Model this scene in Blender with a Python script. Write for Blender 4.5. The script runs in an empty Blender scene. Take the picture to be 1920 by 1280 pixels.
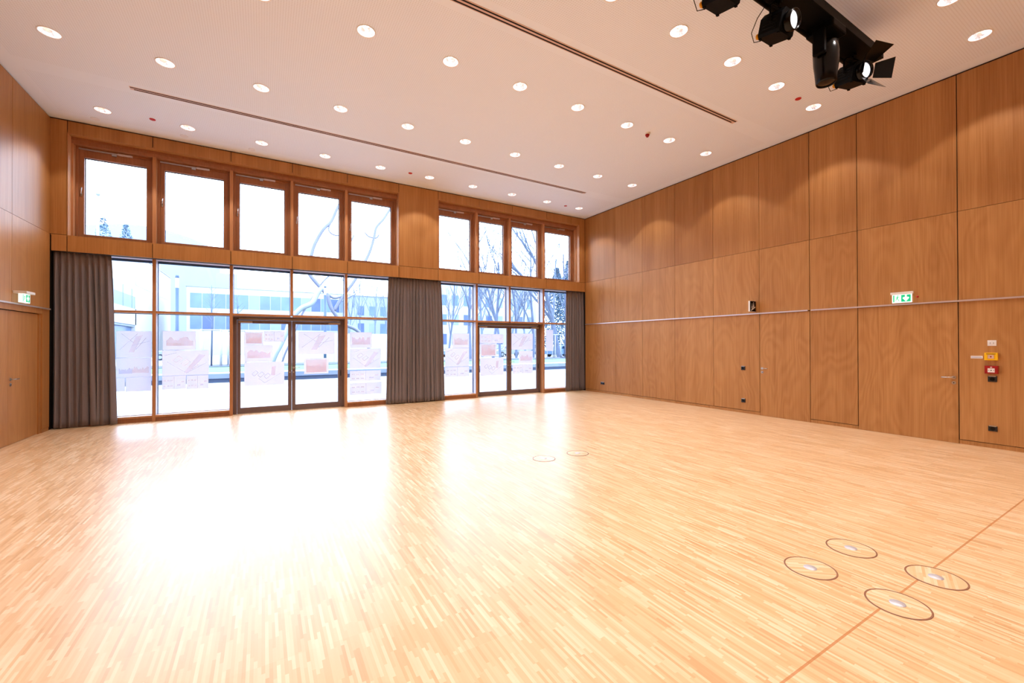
import bpy, math, random
from mathutils import Vector, Matrix
C = bpy.context.scene.collection
SC = bpy.context.scene
PI = math.pi
random.seed(7)

# ------------------------------------------------------------------ materials
def newmat(name):
    m = bpy.data.materials.new(name); m.use_nodes = True
    nt = m.node_tree; b = nt.nodes['Principled BSDF']
    return m, nt, b
def lin(c):
    return tuple(((x/255)/12.92 if x/255 <= .04045 else ((x/255+.055)/1.055)**2.4) for x in c) + (1,)
def plain(name, rgb, rough=.5, metal=0, emit=0, ecol=None, spec=.5, var=.06, scale=8):
    m, nt, b = newmat(name)
    col = lin(rgb)
    n = nt.nodes.new('ShaderNodeTexNoise'); n.inputs['Scale'].default_value = scale; n.inputs['Detail'].default_value = 4
    tc = nt.nodes.new('ShaderNodeTexCoord'); nt.links.new(tc.outputs['Object'], n.inputs['Vector'])
    r = nt.nodes.new('ShaderNodeValToRGB')
    r.color_ramp.elements[0].position = .3; r.color_ramp.elements[1].position = .7
    r.color_ramp.elements[0].color = tuple(x*(1-var) for x in col[:3]) + (1,)
    r.color_ramp.elements[1].color = tuple(min(1, x*(1+var)) for x in col[:3]) + (1,)
    nt.links.new(n.outputs['Fac'], r.inputs['Fac']); nt.links.new(r.outputs['Color'], b.inputs['Base Color'])
    b.inputs['Roughness'].default_value = rough; b.inputs['Metallic'].default_value = metal
    b.inputs['Specular IOR Level'].default_value = spec
    if emit:
        b.inputs['Emission Color'].default_value = lin(ecol or rgb); b.inputs['Emission Strength'].default_value = emit
    return m
def math_node(nt, op, a, b=None, clamp=False):
    n = nt.nodes.new('ShaderNodeMath'); n.operation = op; n.use_clamp = clamp
    for i, v in enumerate((a, b)):
        if v is None: continue
        if isinstance(v, (int, float)): n.inputs[i].default_value = v
        else: nt.links.new(v, n.inputs[i])
    return n.outputs[0]
def mix_col(nt, fac, a, b, mode='MIX'):
    n = nt.nodes.new('ShaderNodeMix'); n.data_type = 'RGBA'; n.blend_type = mode
    for s, v in ((n.inputs['Factor'], fac), (n.inputs['A'], a), (n.inputs['B'], b)):
        if isinstance(v, (int, float)): s.default_value = v
        elif isinstance(v, tuple): s.default_value = v
        else: nt.links.new(v, s)
    return n.outputs['Result']

def wood(name, dark, light, rough=.36, fig=1.0, spec=.3):
    """oak veneer: vertical grain; face attribute 'pan' = (offset, tone, figure)"""
    m, nt, b = newmat(name)
    tc = nt.nodes.new('ShaderNodeTexCoord')
    at = nt.nodes.new('ShaderNodeAttribute'); at.attribute_name = 'pan'
    sep = nt.nodes.new('ShaderNodeSeparateColor'); nt.links.new(at.outputs['Color'], sep.inputs[0])
    off, tone, figv = sep.outputs[0], sep.outputs[1], sep.outputs[2]
    sx = nt.nodes.new('ShaderNodeSeparateXYZ'); nt.links.new(tc.outputs['Object'], sx.inputs[0])
    xx = math_node(nt, 'ADD', sx.outputs[0], math_node(nt, 'MULTIPLY', off, 31.7))
    yy = math_node(nt, 'ADD', sx.outputs[1], math_node(nt, 'MULTIPLY', off, 17.3))
    zz = math_node(nt, 'ADD', sx.outputs[2], math_node(nt, 'MULTIPLY', off, 9.1))
    def vec(kx, kz):
        c = nt.nodes.new('ShaderNodeCombineXYZ')
        nt.links.new(math_node(nt, 'MULTIPLY', xx, kx), c.inputs[0]); nt.links.new(math_node(nt, 'MULTIPLY', yy, kx), c.inputs[1])
        nt.links.new(math_node(nt, 'MULTIPLY', zz, kz), c.inputs[2]); return c.outputs[0]
    def noise(v, sc, det, dist=0):
        n = nt.nodes.new('ShaderNodeTexNoise'); n.inputs['Scale'].default_value = sc; n.inputs['Detail'].default_value = det
        n.inputs['Distortion'].default_value = dist; nt.links.new(v, n.inputs['Vector']); return n.outputs['Fac']
    fine = noise(vec(1, .02), 55, 3)
    broad = noise(vec(1, .04), 5, 3)
    # cathedral figure: contour lines of a stretched field
    f = noise(vec(1, .28), 1.6, 2, .3)
    s = math_node(nt, 'SINE', math_node(nt, 'MULTIPLY', f, 85))
    s = math_node(nt, 'MULTIPLY', math_node(nt, 'MULTIPLY', s, figv), .062*fig)
    v = math_node(nt, 'ADD', math_node(nt, 'MULTIPLY', fine, .5), math_node(nt, 'MULTIPLY', broad, .5))
    v = math_node(nt, 'ADD', v, s)
    v = math_node(nt, 'ADD', v, math_node(nt, 'MULTIPLY', math_node(nt, 'SUBTRACT', tone, .5), .35))
    r = nt.nodes.new('ShaderNodeMapRange'); r.inputs['From Min'].default_value = .22; r.inputs['From Max'].default_value = .78
    nt.links.new(v, r.inputs['Value'])
    col = mix_col(nt, r.outputs[0], lin(dark), lin(light))
    nt.links.new(col, b.inputs['Base Color'])
    b.inputs['Roughness'].default_value = rough; b.inputs['Specular IOR Level'].default_value = spec
    bp = nt.nodes.new('ShaderNodeBump'); bp.inputs['Strength'].default_value = .06; bp.inputs['Distance'].default_value = .002
    nt.links.new(fine, bp.inputs['Height']); nt.links.new(bp.outputs[0], b.inputs['Normal'])
    return m

M = {}
M['veneer'] = wood('oak_veneer', (158, 104, 54), (200, 146, 88), .42)
M['frame_wood'] = wood('window_timber', (140, 90, 60), (176, 120, 84), .42, .3)
M['post_wood'] = wood('larch_post', (160, 106, 66), (208, 150, 104), .4, .4)
M['gap'] = plain('joint_shadow', (24, 14, 8), .9)
M['white'] = plain('white_plastic', (238, 234, 230), .4, var=.02)
M['steel'] = plain('brushed_steel', (190, 185, 182), .28, 1, var=.04)
M['alu'] = plain('picture_rail_aluminium', (214, 200, 196), .35, .6, var=.03)
M['black'] = plain('black_paint', (7, 6, 7), .5, var=.1, spec=.08)
M['black_gloss'] = plain('black_gloss', (6, 5, 6), .22, var=.1, spec=.25)
M['black_plastic'] = plain('socket_black', (22, 20, 22), .4)
M['doorgrey'] = plain('grey_brown_metal', (112, 92, 90), .45, .1, var=.03)
M['gasket'] = plain('rubber_gasket', (48, 74, 108), .6)
M['reveal'] = plain('skylit_reveal', (196, 196, 214), .5, var=.02)  # skylight on mullion sides and soffits put into a pale lilac colour
M['red'] = plain('signal_red', (196, 18, 22), .35, var=.03)
M['reddark'] = plain('callpoint_red', (158, 8, 12), .35, var=.03)
M['yellow'] = plain('callpoint_yellow', (250, 196, 10), .4, var=.03)
M['knob'] = plain('knob_yellow', (226, 160, 24), .45)
M['green'] = plain('exit_green', (0, 176, 120), .5, emit=.7, ecol=(0, 190, 130))
M['exitwhite'] = plain('exit_backlight', (255, 255, 255), .5, emit=.8, ecol=(225, 250, 248))
M['exitdark'] = plain('exit_pictogram_dark', (60, 150, 130), .5)
M['lens'] = plain('lens_reflection_glow', (240, 240, 245), .08, emit=1.3, ecol=(255, 250, 255))  # emission stands in for a bright reflection on the lens
M['lens_dark'] = plain('dark_lens', (16, 16, 20), .03)
M['lamp'] = plain('lamp_emitter', (255, 250, 245), .5, emit=14, ecol=(255, 246, 240))
M['slot'] = plain('slot_black', (30, 16, 14), .9)
M['slotwhite'] = plain('slot_frame_white', (214, 180, 166), .5)

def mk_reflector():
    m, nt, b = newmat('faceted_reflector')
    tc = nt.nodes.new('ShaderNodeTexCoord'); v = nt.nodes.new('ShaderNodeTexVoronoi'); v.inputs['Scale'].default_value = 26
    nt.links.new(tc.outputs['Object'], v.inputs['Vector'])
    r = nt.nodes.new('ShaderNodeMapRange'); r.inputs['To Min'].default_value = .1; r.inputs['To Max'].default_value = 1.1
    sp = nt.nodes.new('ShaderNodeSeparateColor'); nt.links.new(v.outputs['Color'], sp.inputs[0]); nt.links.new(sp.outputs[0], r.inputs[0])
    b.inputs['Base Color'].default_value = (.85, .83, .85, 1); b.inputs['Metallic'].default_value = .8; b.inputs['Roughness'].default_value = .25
    b.inputs['Emission Color'].default_value = lin((246, 238, 244)); nt.links.new(r.outputs[0], b.inputs['Emission Strength'])  # lamp light mirrored in the facets put in as patchy emission
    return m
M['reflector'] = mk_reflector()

def mk_glass(name, tint=(.97, .985, 1, 1), refl=.6):
    m = bpy.data.materials.new(name); m.use_nodes = True; nt = m.node_tree
    nt.nodes.remove(nt.nodes['Principled BSDF'])
    out = nt.nodes['Material Output']
    t = nt.nodes.new('ShaderNodeBsdfTransparent'); t.inputs[0].default_value = tint
    g = nt.nodes.new('ShaderNodeBsdfGlossy'); g.inputs['Roughness'].default_value = .02
    fr = nt.nodes.new('ShaderNodeFresnel'); fr.inputs[0].default_value = 1.35
    mx = nt.nodes.new('ShaderNodeMixShader')
    nt.links.new(math_node(nt, 'MULTIPLY', fr.outputs[0], refl), mx.inputs[0]); nt.links.new(t.outputs[0], mx.inputs[1]); nt.links.new(g.outputs[0], mx.inputs[2])
    nt.links.new(mx.outputs[0], out.inputs[0]); return m
M['glass'] = mk_glass('window_glass')

def mk_floor():
    m, nt, b = newmat('mosaic_oak_parquet')
    tc = nt.nodes.new('ShaderNodeTexCoord'); sx = nt.nodes.new('ShaderNodeSeparateXYZ'); nt.links.new(tc.outputs['Object'], sx.inputs[0])
    W, L = .0165, .24
    rx = math_node(nt, 'DIVIDE', sx.outputs[0], W); row = math_node(nt, 'FLOOR', rx)
    wn = nt.nodes.new('ShaderNodeTexWhiteNoise'); wn.noise_dimensions = '1D'; nt.links.new(row, wn.inputs['W'])
    ry = math_node(nt, 'ADD', math_node(nt, 'DIVIDE', sx.outputs[1], L), math_node(nt, 'MULTIPLY', wn.outputs['Value'], 7.3))
    cell = math_node(nt, 'FLOOR', ry)
    cv = nt.nodes.new('ShaderNodeCombineXYZ'); nt.links.new(row, cv.inputs[0]); nt.links.new(cell, cv.inputs[1])
    w2 = nt.nodes.new('ShaderNodeTexWhiteNoise'); w2.noise_dimensions = '2D'; nt.links.new(cv.outputs[0], w2.inputs['Vector'])
    # groups of strips share a tone now and then
    gv = nt.nodes.new('ShaderNodeCombineXYZ'); nt.links.new(math_node(nt, 'FLOOR', math_node(nt, 'DIVIDE', sx.outputs[0], W*8)), gv.inputs[0])
    gx = math_node(nt, 'FLOOR', math_node(nt, 'DIVIDE', math_node(nt, 'ADD', sx.outputs[1], math_node(nt, 'MULTIPLY', gv.outputs[0], 0)), .42))
    nt.links.new(gx, gv.inputs[1])
    w3 = nt.nodes.new('ShaderNodeTexWhiteNoise'); w3.noise_dimensions = '2D'; nt.links.new(gv.outputs[0], w3.inputs['Vector'])
    n = nt.nodes.new('ShaderNodeTexNoise'); n.inputs['Scale'].default_value = 60; n.inputs['Detail'].default_value = 3
    mp = nt.nodes.new('ShaderNodeMapping'); mp.inputs['Scale'].default_value = (1, .06, 1); nt.links.new(tc.outputs['Object'], mp.inputs[0]); nt.links.new(mp.outputs[0], n.inputs['Vector'])
    v = math_node(nt, 'ADD', math_node(nt, 'MULTIPLY', w2.outputs['Value'], .68), math_node(nt, 'MULTIPLY', w3.outputs['Value'], .17))
    v = math_node(nt, 'ADD', v, math_node(nt, 'MULTIPLY', n.outputs['Fac'], .2))
    r = nt.nodes.new('ShaderNodeValToRGB'); e = r.color_ramp.elements
    e[0].position = .04; e[0].color = lin((202, 155, 107)); e[1].position = .98; e[1].color = lin((243, 213, 178))
    e2 = r.color_ramp.elements.new(.3); e2.color = lin((220, 176, 127)); e3 = r.color_ramp.elements.new(.65); e3.color = lin((231, 191, 146))
    nt.links.new(v, r.inputs['Fac'])
    # expansion joint across the room
    d = math_node(nt, 'ABSOLUTE', math_node(nt, 'ADD', sx.outputs[1], 10.192))
    j = math_node(nt, 'LESS_THAN', d, .0065)
    col = mix_col(nt, math_node(nt, 'MULTIPLY', j, .75), r.outputs['Color'], lin((188, 118, 62)))
    nt.links.new(col, b.inputs['Base Color'])
    b.inputs['Specular IOR Level'].default_value = .5; b.inputs['Coat Weight'].default_value = .3; b.inputs['Coat Roughness'].default_value = .34
    rr = math_node(nt, 'ADD', math_node(nt, 'MULTIPLY', w2.outputs['Value'], .08), .31); nt.links.new(rr, b.inputs['Roughness'])
    return m
M['floor'] = mk_floor()

def mk_ceiling():
    m, nt, b = newmat('perforated_plaster_ceiling')
    tc = nt.nodes.new('ShaderNodeTexCoord'); sx = nt.nodes.new('ShaderNodeSeparateXYZ'); nt.links.new(tc.outputs['Object'], sx.inputs[0])
    P = .03
    def fr(o):
        a = math_node(nt, 'FRACT', math_node(nt, 'DIVIDE', o, P)); return math_node(nt, 'SUBTRACT', a, .5)
    fx, fy = fr(math_node(nt, 'ADD', sx.outputs[0], 30)), fr(math_node(nt, 'ADD', sx.outputs[1], 30))
    d2 = math_node(nt, 'ADD', math_node(nt, 'MULTIPLY', fx, fx), math_node(nt, 'MULTIPLY', fy, fy))
    hole = math_node(nt, 'LESS_THAN', d2, .045)
    def inside(o, lo, hi):
        return math_node(nt, 'MULTIPLY', math_node(nt, 'GREATER_THAN', o, lo), math_node(nt, 'LESS_THAN', o, hi))
    ax = inside(sx.outputs[0], -12.80, -.24)
    ay = math_node(nt, 'ADD', math_node(nt, 'ADD', inside(sx.outputs[1], -1.75, -.36), inside(sx.outputs[1], -6.22, -2.1)), inside(sx.outputs[1], -14.8, -6.58))
    mask = math_node(nt, 'MULTIPLY', math_node(nt, 'MULTIPLY', ax, ay), hole)
    col = mix_col(nt, math_node(nt, 'MULTIPLY', mask, .27), lin((236, 242, 252)), lin((150, 134, 132)))
    nt.links.new(col, b.inputs['Base Color']); b.inputs['Roughness'].default_value = .8; b.inputs['Specular IOR Level'].default_value = .2
    return m
M['ceiling'] = mk_ceiling()
M['cover'] = plain('ceiling_cover_disc', (232, 232, 238), .6, var=.02)

def mk_curtain():
    m, nt, b = newmat('taupe_curtain_cloth')
    tc = nt.nodes.new('ShaderNodeTexCoord'); n = nt.nodes.new('ShaderNodeTexNoise'); n.inputs['Scale'].default_value = 180
    nt.links.new(tc.outputs['Object'], n.inputs['Vector'])
    c = mix_col(nt, n.outputs['Fac'], lin((110, 102, 104)), lin((140, 130, 132))); nt.links.new(c, b.inputs['Base Color'])
    b.inputs['Roughness'].default_value = .85; b.inputs['Sheen Weight'].default_value = .15; b.inputs['Specular IOR Level'].default_value = .15
    return m
M['curtain'] = mk_curtain()
OK_ = .36
def outd(name, rgb, *a, **k):
    v = [x*OK_ for x in lin(rgb)[:3]]
    g_ = tuple(255*(12.92*x if x <= .0031308 else 1.055*x**(1/2.4)-.055) for x in v)
    return plain(name, g_, *a, **k)
# outdoors (overcast): veiling glare and haze put into pale bluish base colours
M['paving'] = outd('pale_concrete_paving', (236, 240, 248), .7, var=.04, scale=1.2)
M['joint'] = outd('paving_joint', (196, 206, 224), .8)
M['bwhite'] = outd('white_render', (246, 248, 252), .8, var=.02, scale=.4)
M['bgrey'] = outd('pale_grey_render', (196, 208, 228), .8, var=.03, scale=.4)
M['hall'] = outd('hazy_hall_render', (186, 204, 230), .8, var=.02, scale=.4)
M['bbeige'] = outd('pale_beige_render', (226, 226, 232), .8, var=.03, scale=.5)
M['bpane'] = outd('facade_window', (122, 158, 214), .3, var=.25, scale=.35)
M['bpane2'] = outd('facade_window_dark', (84, 116, 180), .3, var=.3, scale=.5)
M['bpane_pale'] = outd('facade_window_blind', (170, 192, 230), .5, var=.08, scale=.5)
M['bark'] = outd('glare_tinted_bark', (120, 134, 166), .9, var=.15, scale=3)  # blue veiling glare tinted into the bark colour
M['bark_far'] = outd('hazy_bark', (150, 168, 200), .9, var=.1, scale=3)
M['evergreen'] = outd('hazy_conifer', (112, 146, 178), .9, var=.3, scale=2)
M['grass'] = outd('lawn_grass', (120, 190, 118), .9, var=.15, scale=4)
M['soil'] = outd('dark_mulch', (92, 98, 128), .9, var=.3, scale=6)
M['bedwall'] = outd('bed_wall_concrete', (150, 164, 194), .8, var=.1, scale=2)
M['bedshadow'] = outd('bed_base_shaded', (72, 92, 128), .8, var=.1, scale=2)  # shade at the foot of the bed wall put into the colour
M['kerb'] = outd('white_kerb', (238, 242, 248), .7, var=.02)
M['hoard'] = outd('white_hoarding', (240, 244, 252), .6, var=.02)
M['postblue'] = outd('slate_blue_post', (84, 112, 160), .5)
M['milk'] = outd('milky_lamp_glass', (246, 248, 252), .3, emit=.6, ecol=(255, 255, 255))
M['sculpt'] = outd('grey_lilac_metal', (138, 140, 172), .4, .2, var=.12, scale=1.5)
M['sculpt2'] = outd('pale_twisted_metal', (196, 202, 224), .4, .2, var=.1, scale=1.5)
M['carblue'] = outd('pale_blue_car_paint', (120, 156, 196), .25)
M['carsilver'] = outd('silver_car_paint', (200, 210, 226), .25, .2)
M['carglass'] = outd('car_window', (60, 88, 124), .1)
M['tyre'] = outd('tyre_rubber', (36, 44, 60), .8)
def paper(name, rgb, k=.2):
    m, nt, b = newmat(name); out = nt.nodes['Material Output']
    n = nt.nodes.new('ShaderNodeTexNoise'); n.inputs['Scale'].default_value = 20; n.inputs['Detail'].default_value = 4
    c1 = tuple(x*.93 for x in lin(rgb)[:3])+(1,); col = mix_col(nt, n.outputs['Fac'], c1, lin(rgb))
    nt.links.new(col, b.inputs['Base Color']); b.inputs['Roughness'].default_value = .7; b.inputs['Specular IOR Level'].default_value = .2
    t = nt.nodes.new('ShaderNodeBsdfTranslucent'); nt.links.new(col, t.inputs[0])
    mx = nt.nodes.new('ShaderNodeMixShader'); mx.inputs[0].default_value = k
    nt.links.new(b.outputs[0], mx.inputs[1]); nt.links.new(t.outputs[0], mx.inputs[2])
    if not name.endswith('paper'):  # thin printer ink: the lit sheet shows through
        tr = nt.nodes.new('ShaderNodeBsdfTransparent'); m2 = nt.nodes.new('ShaderNodeMixShader'); m2.inputs[0].default_value = .42
        nt.links.new(tr.outputs[0], m2.inputs[1]); nt.links.new(mx.outputs[0], m2.inputs[2]); nt.links.new(m2.outputs[0], out.inputs[0])
    else: nt.links.new(mx.outputs[0], out.inputs[0])
    return m
for nm_, rgb_ in (('paper', (232, 236, 254)), ('paper_b', (208, 208, 228)), ('ink_orange', (253, 228, 216)), ('ink_pink', (252, 220, 220)), ('ink_lilac', (222, 222, 248)), ('ink_beige', (252, 240, 238))):
    M[nm_] = paper('plan_'+nm_, rgb_)
M['pitch'] = plain('lid_wood', (236, 190, 134), .35, var=.1, scale=40)
M['lidring'] = plain('lid_ring_brown', (150, 102, 76), .4)
M['lidcap'] = plain('lid_cap_metal', (216, 214, 220), .35, .3)

# ------------------------------------------------------------------ mesh helpers
class MB:
    def __init__(s): s.v, s.f, s.mi, s.pan, s.mats, s.sm = [], [], [], [], [], []
    def _m(s, m):
        m = M[m] if isinstance(m, str) else m
        if m not in s.mats: s.mats.append(m)
        return s.mats.index(m)
    def face(s, idx, m, pan=(.5, .5, 0), smooth=False):
        s.f.append(tuple(idx)); s.mi.append(s._m(m)); s.pan.append(pan); s.sm.append(smooth)
    def poly(s, pts, m, pan=(.5, .5, 0)):
        b = len(s.v); s.v += [tuple(p) for p in pts]; s.face(range(b, b+len(pts)), m, pan); return s
    def box(s, a, b, m, pan=(.5, .5, 0)):
        x0, x1 = sorted((a[0], b[0])); y0, y1 = sorted((a[1], b[1])); z0, z1 = sorted((a[2], b[2]))
        k = len(s.v)
        s.v += [(x0,y0,z0),(x1,y0,z0),(x1,y1,z0),(x0,y1,z0),(x0,y0,z1),(x1,y0,z1),(x1,y1,z1),(x0,y1,z1)]
        for q in ((0,3,2,1),(4,5,6,7),(0,1,5,4),(1,2,6,5),(2,3,7,6),(3,0,4,7)): s.face([k+i for i in q], m, pan)
        return s
    def tube(s, pts, rad, m, n=8, cap=True, smooth=True):
        pts = [Vector(p) for p in pts]
        if isinstance(rad, (int, float)): rad = [rad]*len(pts)
        k0 = len(s.v); up = Vector((0, 0, 1))
        d0 = (pts[1]-pts[0]).normalized()
        if abs(d0.dot(up)) > .95: up = Vector((1, 0, 0))
        a = d0.cross(up).normalized()
        for i, p in enumerate(pts):
            d = (pts[min(i+1, len(pts)-1)]-pts[max(i-1, 0)]).normalized()
            a = (a - d*a.dot(d)).normalized(); b = d.cross(a)
            for j in range(n):
                t = 2*PI*j/n; s.v.append(tuple(p + (a*math.cos(t)+b*math.sin(t))*rad[i]))
        for i in range(len(pts)-1):
            for j in range(n):
                q = k0+i*n
                s.face((q+j, q+(j+1) % n, q+n+(j+1) % n, q+n+j), m, smooth=smooth)
        if cap:
            s.face([k0+j for j in range(n)][::-1], m); s.face([k0+(len(pts)-1)*n+j for j in range(n)], m)
        return s
    def lathe(s, prof, m, n=24, o=(0, 0, 0), ax='z', smooth=True):
        """profile [(r, h)] round an axis"""
        k0 = len(s.v)
        for r, h in prof:
            for j in range(n):
                t = 2*PI*j/n; c, q = r*math.cos(t), r*math.sin(t)
                p = {'z': (c, q, h), 'y': (c, h, q), 'x': (h, c, q)}[ax]
                s.v.append((p[0]+o[0], p[1]+o[1], p[2]+o[2]))
        for i in range(len(prof)-1):
            for j in range(n):
                q = k0+i*n; s.face((q+j, q+(j+1) % n, q+n+(j+1) % n, q+n+j), m, smooth=smooth)
        return s
    def disc(s, r, m, o=(0, 0, 0), ax='z', n=24, r0=0):
        k = len(s.v)
        def P(rr, t):
            c, q = rr*math.cos(t), rr*math.sin(t)
            p = {'z': (c, q, 0), 'y': (c, 0, q), 'x': (0, c, q)}[ax]; return (p[0]+o[0], p[1]+o[1], p[2]+o[2])
        if r0 == 0:
            s.v += [P(r, 2*PI*j/n) for j in range(n)]; s.face(range(k, k+n), m)
        else:
            for j in range(n): s.v += [P(r, 2*PI*j/n), P(r0, 2*PI*j/n)]
            for j in range(n): a, b = k+2*j, k+2*((j+1) % n); s.face((a, b, b+1, a+1), m)
        return s
    def build(s, name, parent=None, bevel=0, mat=None, loc=None):
        me = bpy.data.meshes.new(name); me.from_pydata(s.v, [], s.f); me.update()
        for m in s.mats: me.materials.append(m)
        me.polygons.foreach_set('material_index', s.mi)
        me.polygons.foreach_set('use_smooth', s.sm)
        ca = me.color_attributes.new('pan', 'FLOAT_COLOR', 'CORNER')
        buf = []
        for p, c in zip(me.polygons, s.pan): buf += list(c+(1,))*p.loop_total
        ca.data.foreach_set('color', buf)
        o = bpy.data.objects.new(name, me); C.objects.link(o)
        if parent is not None: o.parent = parent
        if loc: o.location = loc
        if bevel:
            bv = o.modifiers.new('Bevel', 'BEVEL'); bv.width = bevel; bv.segments = 2; bv.limit_method = 'ANGLE'; bv.angle_limit = 1.0
        return o
def rp(lo=.25, hi=.75, fig=0.0): return (random.random(), random.uniform(lo, hi), fig)
def tag(o, label=None, cat=None, group=None, kind=None):
    if label: o['label'] = label
    if cat: o['category'] = cat
    if group: o['group'] = group
    if kind: o['kind'] = kind
    return o
def empty(name, loc=(0, 0, 0), rz=0):
    o = bpy.data.objects.new(name, None); o.empty_display_size = .1; C.objects.link(o); o.location = loc; o.rotation_euler = (0, 0, rz); return o
def copy_tree(o, parent=None):
    c = o.copy(); C.objects.link(c)
    if parent is not None: c.parent = parent
    for ch in list(o.children): copy_tree(ch, c)
    return c
def S(o, label=None, cat=None): return tag(o, label, cat, kind='structure')

H = 5.918; XL = -13.03; YR = -15.0
Z2, RAIL = 3.703, 2.272

# ------------------------------------------------------------------ floor
f = MB(); f.box((XL-.1, YR-.1, -.12), (.1, .46, 0), 'floor')
S(f.build('floor'), 'pale oak mosaic parquet floor of the empty hall', 'floor')

# ------------------------------------------------------------------ ceiling with real openings for the downlights
LX = [-12.115, -10.862, -9.596, -8.345, -7.098, -5.853, -4.615, -3.370, -2.135, -.895]
LY = [-.768, -3.022, -5.250, -7.430, -9.515, -11.75, -13.95]
R_L = .118
c = MB(); hs = .16
ys = sorted(LY)
yedge = YR-.1
for y in ys:
    c.poly([(XL-.1, yedge, H), (XL-.1, y-hs, H), (.1, y-hs, H), (.1, yedge, H)], 'ceiling')
    xe = XL-.1
    for x in LX:
        c.poly([(xe, y-hs, H), (xe, y+hs, H), (x-hs, y+hs, H), (x-hs, y-hs, H)], 'ceiling')
        n = 24; k = len(c.v)
        for j in range(n):
            t = 2*PI*j/n; cx, cy = math.cos(t), math.sin(t); q = hs/max(abs(cx), abs(cy))
            c.v += [(x+cx*q, y+cy*q, H), (x+cx*R_L, y+cy*R_L, H)]
        for j in range(n): a, b = k+2*j, k+2*((j+1) % n); c.face((a, a+1, b+1, b), 'ceiling')
        xe = x+hs
    c.poly([(xe, y-hs, H), (xe, y+hs, H), (.1, y+hs, H), (.1, y-hs, H)], 'ceiling')
    yedge = y+hs
c.poly([(XL-.1, yedge, H), (XL-.1, .46, H), (.1, .46, H), (.1, yedge, H)], 'ceiling')
c.box((XL-.1, YR-.1, H+.25), (.1, .46, H+.35), 'gap')
S(c.build('ceiling'), 'white perforated plaster ceiling with recessed lights', 'ceiling')

# ------------------------------------------------------------------ panelled walls
def panel_wall(mb, axis, pos, sgn, us, rows, skip=(), wide=(), t=.02, tones=None):
    """axis 'x': wall plane x=pos, u along y; gaps shown as dark joints. sgn = direction into the wall"""
    for ri, (z0, z1, fig, lo, hi) in enumerate(rows):
        for i in range(len(us)-1):
            if (ri, i) in skip: continue
            a, b = us[i], us[i+1]
            ga = .006 if us[i] in wide else .0038; gb = .006 if us[i+1] in wide else .0038
            s_ = 1 if b > a else -1
            p, q = a+s_*ga, b-s_*gb
            pan = rp(lo, hi, fig)
            if axis == 'x': mb.box((pos, p, z0+.003), (pos+sgn*t, q, z1-.003), 'veneer', pan)
            else: mb.box((p, pos, z0+.003), (q, pos+sgn*t, z1-.003), 'veneer', pan)
rw = MB()
ru = [0, -1.447, -2.545, -3.68, -4.808, -5.933, -6.943, -7.745, -9.07, -10.4, -11.7, -13.0, YR]
rows = [(.07, RAIL, .8, .42, .70), (RAIL, Z2, .7, .38, .66), (Z2, 5.893, .12, 0, .34)]  # top row toned down: shade above the lamp beams put into the veneer
wide = (-6.943, -7.745, -9.07)
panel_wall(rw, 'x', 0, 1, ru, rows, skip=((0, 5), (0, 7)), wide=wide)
rw.box((.021, YR, 0), (.2, .2, H), 'gap')
S(rw.build('wall_right'), 'tall oak veneer panelled wall with the call points', 'wall')
bb = MB()
for i in range(len(ru)-1):
    bb.box((.006, ru[i]-.002, 0), (.022, ru[i+1]+.002, .064), 'veneer', rp(.45, .6, .2))
S(bb.build('baseboard_right'), 'low flush oak skirting along the call point wall', 'baseboard')
rl = MB(); rail_u = [-.02, -6.915, -6.97, -15]
for a, b in ((-.02, -6.915), (-6.97, -14.98)):
    rl.box((-.022, a, RAIL-.012), (-.002, b, RAIL+.014), 'alu'); rl.box((-.028, a, RAIL-.012), (-.022, b, RAIL-.006), 'alu')
S(rl.build('trim_1'), 'slim aluminium picture rail on the call point wall', 'rail')

lw = MB()
lu = [0, -1.40, -2.5, -3.75, -5.0, -6.25, -7.5, -8.75, -10.0, -11.25, -12.5, -13.75, YR]
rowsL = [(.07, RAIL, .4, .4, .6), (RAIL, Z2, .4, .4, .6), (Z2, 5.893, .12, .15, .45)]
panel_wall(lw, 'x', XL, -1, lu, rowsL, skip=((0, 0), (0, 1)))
lw.box((XL-.021, YR, 0), (XL-.2, -2.5, H), 'gap'); lw.box((XL-.021, -2.5, 2.165), (XL-.2, .2, H), 'gap'); lw.box((XL-.08, -2.5, 0), (XL-.2, .2, 2.165), 'gap'); lw.box((XL-.021, -.30, 0), (XL-.08, .2, 2.165), 'gap')
lw.box((XL, -.004, .07), (XL-.02, -.30, RAIL-.003), 'veneer', rp(.4, .5))
lw.box((XL, -.305, 2.165), (XL-.02, -2.497, RAIL-.003), 'veneer', rp(.3, .4))
lw.box((XL-.02, -.30, .0), (XL-.07, -.38, 2.165), 'veneer', rp(.2, .3)); lw.box((XL-.02, -2.42, .0), (XL-.07, -2.5, 2.165), 'veneer', rp(.2, .3))
S(lw.build('wall_left'), 'oak veneer panelled wall with the flush double door', 'wall')
bl = MB(); bl.box((XL-.006, 0, 0), (XL-.02, -.30, .064), 'veneer', rp(.4, .5))
for i in range(2, len(lu)-1): bl.box((XL-.006, lu[i]-.002, 0), (XL-.022, lu[i+1]+.002, .064), 'veneer', rp(.4, .5))
S(bl.build('baseboard_left'), 'low flush oak skirting beside the double door', 'baseboard')
r2 = MB(); r2.box((XL+.002, -.02, RAIL-.012), (XL+.022, -14.98, RAIL+.014), 'alu'); r2.box((XL+.022, -.02, RAIL-.012), (XL+.028, -14.98, RAIL-.006), 'alu')
S(r2.build('trim_2'), 'slim aluminium picture rail over the flush double door', 'rail')
fw = MB(); fu = [0, -1.3, -2.6, -3.9, -5.2, -6.5, -7.8, -9.1, -10.4, -11.7, XL]
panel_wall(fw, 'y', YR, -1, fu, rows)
fw.box((XL-.2, YR-.021, 0), (.2, YR-.2, H), 'gap')
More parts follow.
